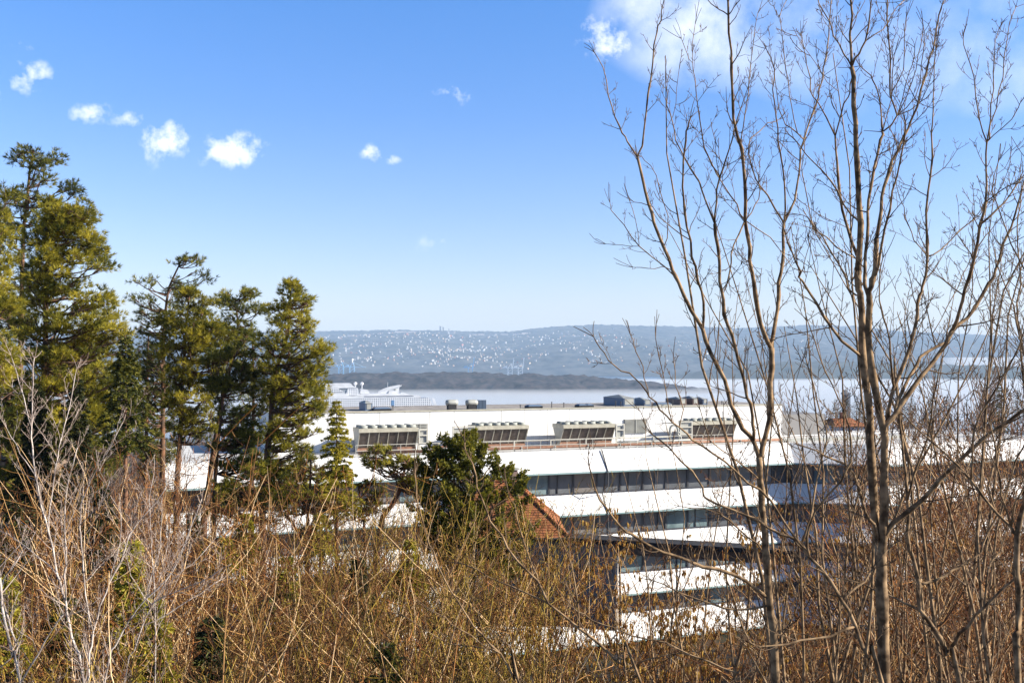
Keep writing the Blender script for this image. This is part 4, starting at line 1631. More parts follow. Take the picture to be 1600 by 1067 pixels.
    t.add([(1158, 234), (1160, 200), (1168, 150), (1176, 80), (1183, 20)], .006, .003, .4, spacing=.22, lmax=.3)
    t.add([(1190, 749), (1171, 735), (1147, 715), (1110, 690), (1095, 640)], .009, .004, -.5, spacing=.25, lmax=.3)
    # the long limb that leans far out to the other side
    t.add([(1201, 924), (1147, 897), (1097, 884), (1053, 868), (1022, 856), (987, 836), (972, 824), (955, 806), (935, 780), (925, 742), (918, 715)], .022, .006, -.18, spacing=.3, lmax=.45)
    t.add([(1201, 951), (1151, 952), (1115, 945), (1060, 925), (1020, 905)], .012, .005, .3, spacing=.25, lmax=.35)
    t.add([(1196, 870), (1185, 850), (1151, 825), (1120, 800), (1060, 790)], .012, .004, .4, spacing=.25, lmax=.35)
    t.finish('bare_tree', 'slim bare tree whose trunk forks low in front of the white office', 'tree')

    # ---- the thick twin-stemmed tree
    t = TracedTree(8.0, 33)
    t.add([(1381, 1067), (1379, 965), (1377, 889), (1375, 850)], .056, .046, 0, to_ground=True, twig=False, k=12)
    t.add([(1375, 850), (1370, 837), (1364, 771), (1361, 706), (1359, 660), (1353, 593), (1348, 527), (1346, 462), (1343, 452), (1341, 406), (1345, 351), (1342, 286), (1337, 220), (1335, 142), (1332, 105)], .048, .020, .06, spacing=.5, lmax=.4, k=10)
    t.add([(1332, 105), (1329, 55), (1331, 0), (1331, -40)], .013, .008, .1, spacing=.18, lmax=.35)
    t.add([(1332, 106), (1318, 85), (1302, 55), (1296, 37), (1284, 12), (1277, -5)], .008, .004, .3, spacing=.2, lmax=.3)
    t.add([(1332, 103), (1342, 85), (1352, 65), (1360, 20), (1364, -20)], .010, .005, -.3, spacing=.2, lmax=.35)
    t.add([(1352, 64), (1380, 45), (1395, 22), (1412, 0)], .006, .003, .3, spacing=.18, lmax=.25)
    t.add([(1377, 885), (1380, 840), (1381, 797), (1382, 727), (1382, 684), (1377, 650), (1366, 593), (1359, 545), (1357, 495), (1359, 457), (1362, 440), (1368, 421), (1370, 373)], .046, .022, -.10, spacing=.5, lmax=.4, k=10)
    t.add([(1370, 373), (1377, 329), (1381, 292), (1394, 253), (1407, 227), (1412, 214), (1425, 188), (1440, 142), (1451, 92), (1462, 61), (1469, 22), (1482, -10)], .018, .005, .35, spacing=.2, lmax=.4)
    t.add([(1366, 428), (1372, 417), (1390, 329), (1401, 275), (1412, 220), (1416, 190)], .013, .005, -.3, spacing=.24, lmax=.4)
    t.add([(1358, 470), (1353, 445), (1354, 373), (1357, 312), (1366, 264), (1377, 220), (1380, 203)], .018, .010, .4, spacing=.3, lmax=.4)
    t.add([(1380, 203), (1374, 170), (1370, 136), (1358, 118), (1346, 103)], .008, .004, .3, spacing=.22, lmax=.3)
    t.add([(1380, 203), (1401, 182), (1392, 149), (1388, 66), (1387, 0), (1386, -40)], .011, .006, -.3, spacing=.22, lmax=.4)
    for pts in ([(1401, 181), (1416, 131), (1426, 100), (1432, 75)], [(1402, 180), (1424, 131), (1435, 90), (1441, 55)], [(1403, 181), (1431, 150), (1443, 77), (1445, 40)], [(1402, 183), (1440, 160), (1456, 110), (1465, 60)], [(1392, 149), (1410, 110), (1414, 60), (1415, 30)], [(1380, 203), (1390, 170), (1396, 140), (1396, 90)]):
        t.add(pts, .005, .003, None, spacing=.2, lmax=.22)
    t.add([(1338, 403), (1322, 351), (1313, 307), (1307, 253), (1305, 212)], .015, .009, .4, spacing=.3, lmax=.35)
    t.add([(1305, 212), (1278, 162), (1268, 140), (1262, 100), (1250, 55)], .008, .003, .3, spacing=.22, lmax=.35)
    t.add([(1305, 212), (1320, 162), (1328, 143), (1331, 118)], .008, .005, -.3, spacing=.22, lmax=.3)
    t.add([(1341, 362), (1330, 335), (1309, 299), (1285, 270), (1259, 240), (1240, 215)], .010, .004, .5, spacing=.24, lmax=.35)
    t.add([(1335, 400), (1306, 386), (1278, 360), (1262, 340), (1250, 335)], .007, .003, -.4, spacing=.24, lmax=.3)
    t.add([(1345, 556), (1330, 545), (1298, 512), (1276, 475), (1254, 440), (1246, 424), (1236, 392), (1228, 360)], .016, .005, -.4, spacing=.25, lmax=.45)
    t.add([(1343, 470), (1329, 452), (1307, 406), (1285, 372), (1278, 360), (1267, 338), (1256, 286), (1252, 262)], .009, .004, .5, spacing=.22, lmax=.35)
    t.add([(1300, 514), (1270, 515), (1240, 522), (1215, 528)], .006, .003, .3, spacing=.25, lmax=.3)
    # long dark limb rising to the edge
    t.add([(1379, 842), (1390, 825), (1407, 808), (1440, 782), (1469, 749), (1501, 717), (1545, 679), (1600, 642), (1640, 610)], .030, .012, -.12, spacing=.35, lmax=.5)
    t.add([(1380, 676), (1392, 655), (1407, 632), (1438, 589), (1469, 554), (1486, 519), (1512, 497), (1545, 444), (1556, 424), (1567, 384), (1580, 356), (1596, 303), (1606, 250)], .030, .007, .25, spacing=.25, lmax=.45, k=10)
    t.add([(1395, 645), (1403, 626), (1432, 571), (1445, 552), (1478, 535), (1484, 520)], .018, .012, .6, spacing=.3, lmax=.4)
    t.add([(1486, 517), (1499, 484), (1508, 452), (1521, 406), (1532, 351), (1539, 316)], .020, .012, -.3, spacing=.24, lmax=.45)
    t.add([(1539, 316), (1543, 264), (1543, 222), (1545, 205), (1554, 92), (1561, 44)], .010, .003, .2, spacing=.2, lmax=.3)
    t.add([(1543, 222), (1528, 186), (1521, 122), (1511, 85), (1505, 59)], .006, .003, -.3, spacing=.22, lmax=.22)
    t.add([(1545, 222), (1556, 170), (1567, 120), (1573, 61), (1588, 13)], .006, .003, .3, spacing=.18, lmax=.25)
    t.add([(1546, 226), (1570, 200), (1590, 175), (1593, 165)], .005, .003, -.3, spacing=.2, lmax=.25)
    t.add([(1534, 360), (1560, 325), (1578, 303), (1600, 272), (1620, 250)], .010, .004, .4, spacing=.22, lmax=.35)
    t.add([(1540, 316), (1560, 300), (1582, 286), (1600, 270)], .007, .003, -.4, spacing=.22, lmax=.3)
    t.add([(1385, 680), (1392, 626), (1403, 589), (1421, 543), (1432, 495), (1438, 462), (1441, 450), (1449, 399), (1449, 329), (1453, 275), (1456, 220), (1456, 197), (1460, 131), (1462, 77)], .020, .004, .3, spacing=.22, lmax=.45)
    t.add([(1450, 399), (1471, 391), (1501, 360), (1530, 335), (1539, 320)], .008, .003, .4, spacing=.22, lmax=.35)
    t.add([(1448, 400), (1430, 375), (1420, 350), (1412, 325), (1400, 290)], .006, .003, -.4, spacing=.22, lmax=.3)
    t.add([(1398, 600), (1390, 534), (1381, 495), (1375, 440), (1380, 400)], .010, .004, -.4, spacing=.24, lmax=.4)
    t.add([(1440, 452), (1451, 500), (1451, 534)][::-1], .007, .004, .2, spacing=.2, lmax=.35)
    t.add([(1452, 533), (1480, 479), (1497, 451), (1503, 430), (1520, 400)], .009, .004, .4, spacing=.22, lmax=.35)
    t.add([(1375, 848), (1365, 820), (1352, 800), (1339, 752), (1320, 725), (1290, 712), (1262, 700)], .018, .006, -.4, spacing=.26, lmax=.45)
    t.finish('bare_tree', 'thickest bare tree, two stems rising side by side above the frame', 'tree')

    # ---- leaning stem right of it
    t = TracedTree(8.8, 41)
    t.add([(1499, 1067), (1480, 1020), (1460, 983), (1438, 952), (1434, 911), (1425, 867), (1420, 850), (1419, 815), (1420, 782), (1418, 758), (1411, 717), (1407, 662), (1400, 610), (1398, 560)], .046, .010, .1, to_ground=True, spacing=.35, lmax=.5, k=10)
    t.add([(1420, 782), (1428, 740), (1447, 684), (1455, 650), (1462, 600), (1470, 560)], .016, .005, -.4, spacing=.25, lmax=.4)
    t.add([(1432, 954), (1410, 940), (1388, 930), (1350, 915), (1300, 900)], .014, .005, .4, spacing=.25, lmax=.35)
    t.add([(1447, 912), (1462, 908), (1490, 890), (1512, 878), (1530, 862), (1545, 835), (1558, 800), (1570, 770)][0:8], .016, .006, .3, spacing=.25, lmax=.4)
    t.add([(1488, 1018), (1500, 992), (1525, 960), (1550, 935), (1585, 905), (1610, 880)], .020, .010, -.3, spacing=.3, lmax=.4)
    t.add([(1540, 938), (1543, 900), (1548, 880), (1562, 860), (1572, 830)], .012, .006, .4, spacing=.25, lmax=.35)
    t.finish('bare_tree', 'bare tree with a mossy trunk leaning away from the thick twin stems', 'tree')

    # ---- edge tree
    t = TracedTree(7.4, 43)
    t.add([(1590, 1067), (1590, 987), (1590, 921), (1591, 834), (1600, 790), (1612, 740), (1618, 640), (1625, 520)], .032, .020, .05, to_ground=True, spacing=.4, lmax=.5, k=10)
    t.add([(1591, 838), (1578, 822), (1534, 773), (1497, 727), (1447, 684), (1412, 647)], .016, .005, .4, spacing=.25, lmax=.45)
    t.add([(1578, 822), (1565, 771), (1558, 723), (1553, 684), (1547, 651)], .010, .005, -.3, spacing=.25, lmax=.35)
    t.add([(1574, 815), (1588, 785), (1602, 755), (1612, 720)], .010, .006, -.3, spacing=.25, lmax=.35)
    t.add([(1556, 795), (1545, 760), (1560, 700), (1571, 648), (1571, 626), (1558, 578), (1550, 534), (1552, 484), (1560, 440), (1566, 400)], .012, .004, .5, spacing=.22, lmax=.4)
    t.add([(1523, 760), (1523, 670), (1545, 628), (1578, 571), (1585, 556), (1600, 516), (1615, 470)], .013, .005, -.4, spacing=.22, lmax=.45)
    t.add([(1612, 740), (1600, 600), (1590, 500), (1594, 420), (1590, 360), (1597, 300)], .012, .004, .3, spacing=.13, lmax=.3, level=2)
    t.add([(1618, 640), (1602, 560), (1580, 480), (1560, 420), (1550, 380)], .010, .003, .3, spacing=.13, lmax=.3, level=2)
    t.add([(1622, 560), (1608, 440), (1580, 380), (1565, 340), (1552, 300), (1560, 250)], .008, .003, -.2, spacing=.12, lmax=.28, level=2)
    t.finish('bare_tree', 'bare tree rising along the very edge of the view, its trunk sunlit', 'tree')

    # ---- leaning stem below the forked tree
    t = TracedTree(7.3, 47)
    t.add([(1377, 1067), (1359, 1035), (1337, 980), (1316, 937), (1296, 906), (1267, 871), (1250, 847), (1217, 832), (1184, 813), (1141, 795), (1103, 780), (1097, 762), (1079, 738), (1049, 703), (1020, 680)], .032, .006, .12, to_ground=True, spacing=.3, lmax=.45, k=9)
    t.add([(1333, 985), (1300, 990), (1250, 1002), (1206, 1008), (1173, 1004), (1151, 952), (1140, 915)], .012, .005, -.3, spacing=.25, lmax=.35)
    t.add([(1314, 935), (1330, 922), (1350, 908), (1370, 880), (1400, 845)], .012, .005, .4, spacing=.25, lmax=.35)
    t.add([(1258, 858), (1240, 840), (1206, 784), (1171, 756), (1147, 732), (1114, 708), (1082, 686), (1062, 667), (1040, 650), (1025, 628), (1009, 611), (992, 593), (972, 580), (952, 562), (939, 543), (925, 525)], .018, .004, -.1, spacing=.45, lmax=.3)
    t.add([(1018, 615), (1008, 590), (1000, 560), (992, 540), (985, 523)], .005, .003, .2, spacing=.3, lmax=.2)
    t.add([(1049, 655), (1044, 624), (1035, 580), (1022, 527)], .005, .003, -.2, spacing=.25, lmax=.25)
    t.add([(1062, 667), (1066, 640), (1056, 600), (1052, 560)], .005, .003, .3, spacing=.25, lmax=.25)
    t.add([(1020, 680), (1005, 655), (1000, 640)], .004, .003, .2, spacing=.2, lmax=.2)
    t.add([(1252, 849), (1263, 820), (1270, 790), (1276, 745), (1292, 690), (1283, 650), (1270, 600), (1260, 560)], .012, .005, .3, spacing=.25, lmax=.4)
    t.add([(1263, 866), (1262, 840), (1275, 800), (1312, 752), (1330, 720), (1330, 690), (1318, 640), (1300, 600), (1280, 560), (1265, 500)], .012, .004, -.3, spacing=.25, lmax=.4)
    t.finish('bare_tree', 'thin bare tree leaning across in front of the forked tree', 'tree')

    # ---- low leaning stems across the lower middle
    t = TracedTree(6.6, 51)
    t.add([(1000, 1067), (975, 1043), (950, 1020), (906, 980), (858, 943), (841, 910), (810, 875), (784, 838), (768, 814), (752, 776), (742, 745), (730, 705), (726, 692)], .020, .005, .2, to_ground=True, spacing=.4, lmax=.28)
    t.add([(900, 974), (902, 932), (893, 889), (880, 850), (872, 820)], .008, .003, -.2, spacing=.3, lmax=.25)
    t.add([(841, 912), (834, 890), (822, 858), (812, 830), (802, 790), (790, 765)], .008, .003, .3, spacing=.3, lmax=.22)
    t.add([(850, 936), (800, 915), (760, 900), (725, 880)], .007, .003, .3, spacing=.3, lmax=.22)
    t.finish('leaning_sapling', 'sunlit sapling leaning up across the thicket to the evergreen bush', 'sapling')
    t = TracedTree(6.9, 53)
    t.add([(1200, 1070), (1160, 1055), (1130, 1044), (1079, 1022), (1040, 1007), (987, 991), (944, 974), (911, 961), (896, 950)], .013, .005, .2, to_ground=True, spacing=.3, lmax=.25)
    t.add([(1090, 1025), (1060, 1020), (1010, 1030), (980, 1045)], .006, .003, .2, spacing=.3, lmax=.2)
    t.finish('leaning_sapling', 'thin sapling lying almost flat across the lower hazel bushes', 'sapling')
    t = TracedTree(6.2, 57)
    t.add([(810, 1070), (803, 1061), (782, 1024), (753, 991), (731, 963), (716, 941), (694, 906), (674, 862), (667, 839), (653, 776), (648, 740)], .014, .004, .2, to_ground=True, spacing=.35, lmax=.22)
    t.add([(784, 1020), (760, 1012), (735, 994), (703, 974), (690, 960)], .008, .003, -.2, spacing=.3, lmax=.2)
    t.add([(776, 1012), (740, 1010), (700, 1007), (665, 985), (630, 960)], .008, .003, .3, spacing=.3, lmax=.2)
    t.finish('leaning_sapling', 'olive-brown sapling leaning up below the curved pine', 'sapling')

    # ---- pale saplings at the other side
    def pale(Y0, seed, label, lines):
        t = TracedTree(Y0, seed)
        for i, (pts, r0, r1) in enumerate(lines):
            t.add(pts, r0, r1, None if i else .05, to_ground=i == 0, spacing=.2, lmin=.15, lmax=.6, level=1)
        t.finish('pale_sapling', label, 'sapling', None, 'bark_pale', 'twig_pale')
    pale(11.5, 61, 'tall pale sapling forking low, its tip reaching highest among the pale ones',
         [([(131, 1067), (118, 1015), (107, 974), (102, 939), (94, 910), (85, 878), (78, 834), (65, 792), (55, 742), (51, 698), (49, 666), (51, 600), (53, 560)], .026, .006),
          ([(102, 939), (102, 880), (102, 834), (101, 790), (108, 745), (120, 700)], .012, .005), ([(77, 832), (81, 775), (87, 731), (96, 683), (107, 644), (116, 600), (120, 575)], .012, .004),
          ([(49, 668), (41, 640), (31, 600), (18, 560), (8, 540)], .007, .003), ([(55, 742), (40, 720), (25, 695), (10, 672)], .007, .003), ([(90, 895), (60, 870), (30, 845), (5, 830)], .009, .004)])
    pale(11.0, 63, 'pale sapling with two upright stems crossing its taller neighbour',
         [([(139, 1067), (142, 1009), (151, 963), (171, 910), (190, 873), (203, 834), (230, 800), (255, 770), (270, 745)], .024, .005),
          ([(143, 975), (136, 943), (131, 910), (126, 834), (125, 819), (127, 788), (140, 753), (157, 722), (175, 694), (190, 660)], .016, .004), ([(126, 819), (140, 805), (158, 785), (172, 752)], .007, .003),
          ([(172, 910), (182, 870), (188, 845), (190, 800)], .009, .003), ([(131, 905), (150, 890), (165, 875), (175, 868)], .007, .003)])
    pale(11.8, 65, 'dark-sided sapling leaning towards the pines',
         [([(164, 1067), (182, 1005), (201, 970), (230, 935), (262, 906), (284, 862), (300, 820), (315, 780)], .022, .005), ([(201, 970), (225, 950), (262, 930), (330, 900), (350, 885)], .010, .004), ([(232, 933), (240, 890), (250, 850), (252, 800)], .008, .003)])
    pale(12.2, 67, 'pale sapling spreading wide above the young green spruces',
         [([(195, 1067), (210, 1015), (230, 961), (252, 921), (272, 884), (290, 850), (300, 815)], .02, .004), ([(222, 985), (260, 960), (300, 935), (345, 905)], .009, .004), ([(252, 921), (275, 900), (300, 880), (330, 850)], .009, .003)])
    pale(12.8, 69, 'straight thin pale sapling among the young green spruces',
         [([(242, 1067), (243, 987), (241, 921), (238, 870), (236, 834), (233, 780), (240, 740)], .018, .004), ([(242, 960), (225, 930), (205, 900), (195, 850)], .008, .003), ([(241, 925), (255, 890), (262, 850)], .008, .003)])
    pale(9.5, 71, 'thick pale twin sapling at the lower edge corner',
         [([(32, 1067), (20, 1026), (9, 976), (2, 921), (-8, 860), (-15, 800)], .022, .012), ([(24, 1040), (28, 1010), (18, 985), (6, 940), (4, 905), (18, 890), (35, 860)], .012, .005), ([(38, 1067), (60, 1020), (80, 985), (100, 960)], .012, .005)])


near_trees()


# ---------------------------------------------------------------- conifers
def in_poly(poly, x, y):
    c = False
    j = len(poly) - 1
    for i in range(len(poly)):
        xi, yi = poly[i]
        xj, yj = poly[j]
        if (yi > y) != (yj > y) and x < (xj - xi) * (y - yi) / (yj - yi) + xi:
            c = not c
        j = i
    return c


def row_span(poly, y):
    xs = []
    j = len(poly) - 1
    for i in range(len(poly)):
        xi, yi = poly[i]
        xj, yj = poly[j]
        if (yi > y) != (yj > y):
            xs.append((xj - xi) * (y - yi) / (yj - yi) + xi)
        j = i
    return (min(xs), max(xs)) if xs else None


def tufts(mb, C, D, rg, k=9, ln=.22, w=.035, spread=.75, tint=None):
    """Needle sprays: k thin blades fanning out of every centre C along direction D."""
    n = len(C)
    if n == 0:
        return
    d = np.repeat(D, k, 0) + rg.normal(0, spread, (n * k, 3))
    d /= np.linalg.norm(d, axis=1)[:, None] + 1e-9
    c = np.repeat(C, k, 0)
    L_ = ln * rg.uniform(.6, 1.25, (n * k, 1))
    s = np.cross(d, rg.normal(0, 1, (n * k, 3)))
    s /= np.linalg.norm(s, axis=1)[:, None] + 1e-9
    tip = c + d * L_
    mid = c + d * L_ * .45
    V = np.stack([c, mid + s * w, tip, mid - s * w], 1).reshape(-1, 3)
    q = np.arange(n * k)[:, None] * 4 + np.arange(4)[None, :]
    if tint is None:
        tint = rg.random(n)
    mb.add(V, q, None, np.repeat(np.clip(np.repeat(tint, k) + rg.normal(0, .10, n * k), 0, 1), 4))


def pine(trunk, crown, Y, r0, label, seed, mat='needle', pads=60, dens=70, padr=(.5, 1.0), name='pine', group=None, bottom=None, dead=8, tl=.27, flat=.62, deep=.85):
    rg = np.random.default_rng(seed)
    # trunk line in the tree's own slightly wobbling plane
    Yw = Y
    pts = []
    for px, py in trunk:
        pts.append(P(px, py, Yw))
        Yw += rg.uniform(-.4, .4)
    pts = np.array(pts)[::-1]
    gz = float(ground(pts[0][0], pts[0][1])) - .3
    foot = pts[0].copy()
    foot[2] = gz
    if pts[0][2] - gz > .5:
        pts = np.vstack([foot, pts])
    foot = pts[0].copy()
    pads = int(pads * 1.45)
    padr = (padr[0] * .75, padr[1] * .8)
    dens = dens * .8
    line = smooth_line(pts, .5)
    n = len(line)
    tt = np.linspace(0, 1, n)
    rr = r0 * (1 - tt) ** .8 * .92 + .035
    e = empty(name, foot, label, 'tree', group)
    mb = MB()
    mb.tube(line - foot, rr, 10)
    mb.build('trunk', M['pine_bark'], e, True)
    limbs, needles = Tubes(), MB()
    ys = [p[1] for p in crown]
    y0, y1 = min(ys), max(ys)
    C, Dr, Tn = [], [], []
    tries = 0
    got = 0
    tz = line[:, 2]
    while got < pads and tries < pads * 30:
        tries += 1
        py = rg.uniform(y0, y1)
        sp = row_span(crown, py)
        if not sp:
            continue
        px = rg.uniform(*sp)
        if not in_poly(crown, px, py):
            continue
        half = (sp[1] - sp[0]) / 2 / F * Y
        cx = (sp[0] + sp[1]) / 2
        u = abs(px - cx) / ((sp[1] - sp[0]) / 2 + 1e-6)
        dmax = half * math.sqrt(max(.05, 1 - u * u)) * deep
        dy = rg.uniform(-dmax, dmax)
        c = P(px, py, Y)
        c = P(px, py, Y + dy) if abs(dy) < 4 else c + np.array((0, dy, 0))
        rad = rg.uniform(*padr) * (1 if half > 1.2 else .7)
        got += 1
        # limb from the trunk, starting lower than the pad
        zs = c[2] - .25 * abs(half) - .3
        i = int(np.clip(np.searchsorted(tz, zs), 1, n - 1))
        a = line[i]
        ra = min(rr[i] * .5, .02 + .018 * np.linalg.norm(c - a))
        m1 = a + (c - a) * .4 + np.array((0, 0, -.12 * np.linalg.norm(c - a))) + rg.normal(0, .12, 3)
        m2 = a + (c - a) * .75 + np.array((0, 0, -.06 * np.linalg.norm(c - a))) + rg.normal(0, .14, 3)
        lp = smooth_line([a, m1, m2, c], .4)
        tq = np.linspace(0, 1, 8)
        idx = np.linspace(0, len(lp) - 1, 8)
        lp = np.stack([np.interp(idx, np.arange(len(lp)), lp[:, q]) for q in range(3)], 1)
        limbs.add(lp - foot, ra * (1 - tq) + .012, 5)
        # twigs in the pad and tufts
        kt = int(dens * (rad / .8) ** 2)
        d = rg.normal(0, 1, (kt, 3))
        d /= np.linalg.norm(d, axis=1)[:, None]
        rad_t = rg.random((kt, 1)) ** .45
        off = d * rad_t * np.array((rad, rad, rad * flat))
        cc = c + off + np.array((0, 0, .1 * rad)) * rg.random((kt, 1))
        outd = unit(np.array((c[0] - line[i][0], c[1] - line[i][1], 0)))
        dd = d * np.array((.7, .7, .4)) + outd * .45 + np.array((0, 0, .6))
        C.append(cc)
        Dr.append(dd / np.linalg.norm(dd, axis=1)[:, None])
        Tn.append(np.clip(rg.normal(.42 + rg.normal(0, .18), .2, kt) , 0, 1))
        for q in range(7):
            j = rg.integers(kt)
            limbs.add(np.array([lp[5], (lp[6] + cc[j]) / 2 + rg.normal(0, .05, 3), cc[j]]) - foot, np.array((.016, .011, .006)), 3)
    # bare dead limbs below the crown
    for _ in range(dead):
        zs = rg.uniform(tz[0] + .25 * (tz[-1] - tz[0]), tz[0] + .7 * (tz[-1] - tz[0]))
        i = int(np.clip(np.searchsorted(tz, zs), 1, n - 1))
        a = line[i]
        an = rg.uniform(0, 6.28)
        ln = rg.uniform(.6, 2.0)
        d = np.array((math.cos(an), math.sin(an), rg.uniform(-.3, .3)))
        q = [a, a + d * ln * .35 + (0, 0, -.05), a + d * ln * .7 + rg.normal(0, .1, 3), a + d * ln + rg.normal(0, .15, 3)]
        limbs.add(np.array(q) - foot, np.array((.03, .022, .014, .006)), 4)
    C, Dr, Tn = np.concatenate(C), np.concatenate(Dr), np.concatenate(Tn)
    tufts(needles, C - foot, Dr, rg, 15, tl, tl * .05, .5, Tn)
    limbs.build('limb_crown', M['pine_limb'], e)
    needles.build('crown', M[mat], e)
    return e


def spruce(px, y_top, y_bot, half_px, Y, label, seed, mat='needle_d', dens=1.0, stem_to=None, drooping=.35, name='spruce', group=None, thin=1.0, yb=None):
    """Conifer with whorls of drooping branches under a pointed leader."""
    rg = np.random.default_rng(seed)
    top = P(px, y_top, Y)
    bot = P(px, y_bot, Y)
    gz = float(ground(top[0], Y)) - .2
    foot = np.array((top[0], Y, gz))
    H = top[2] - bot[2]
    Rm = half_px / F * Y
    e = empty(name, foot, label, 'tree', group)
    mb = MB()
    tl = np.array([foot, foot * .4 + top * .6, top])
    mb.tube(smooth_line(tl, .6) - foot, np.linspace(.03 + .011 * (top[2] - gz), .012, len(smooth_line(tl, .6))), 7)
    mb.build('trunk', M['pine_bark'], e, True)
    limbs, needles = Tubes(), MB()
    C, Dr, Tn = [], [], []
    z = top[2] - .1
    while z > bot[2]:
        f_ = (top[2] - z) / H
        L_ = Rm * (f_ ** .75) * rg.uniform(.85, 1.1) + .08
        nb = int(5 + 3 * rg.random())
        for b in range(nb):
            an = 6.283 * b / nb + rg.uniform(-.5, .5)
            ln = L_ * rg.uniform(.6, 1.12)
            o = np.array((math.cos(an), math.sin(an), 0))
            q = [np.array((top[0], Y, z))]
            m = 5
            for j in range(1, m):
                t = j / (m - 1)
                q.append(q[0] + o * ln * t + np.array((0, 0, ln * (.18 * t - drooping * t * t * 1.6))) + rg.normal(0, .03 * ln, 3))
            q = np.array(q)
            limbs.add(q - foot, np.linspace(.012 + ln * .008, .005, m), 3)
            kt = max(4, int(ln * 34 * dens))
            t = rg.uniform(.12, 1.0, kt) ** .8
            pos = np.stack([np.interp(t * (m - 1), np.arange(m), q[:, i]) for i in range(3)], 1)
            side = np.cross(o, (0, 0, 1))
            wv = (rg.uniform(-1, 1, kt) * .30 * ln * (1.05 - t))[:, None]
            pos = pos + side * wv + np.array((0, 0, -1)) * np.abs(wv) * .3
            C.append(pos)
            dd = o * .8 + side * np.sign(wv) * .5 + np.array((0, 0, -.25)) + rg.normal(0, .2, (kt, 3))
            Dr.append(dd / np.linalg.norm(dd, axis=1)[:, None])
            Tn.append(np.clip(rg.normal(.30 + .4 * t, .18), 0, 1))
        z -= (.16 + .16 * f_) * thin * rg.uniform(.7, 1.3)
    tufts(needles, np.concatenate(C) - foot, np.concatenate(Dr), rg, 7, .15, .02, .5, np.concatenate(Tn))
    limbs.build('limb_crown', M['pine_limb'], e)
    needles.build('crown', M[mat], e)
    return e


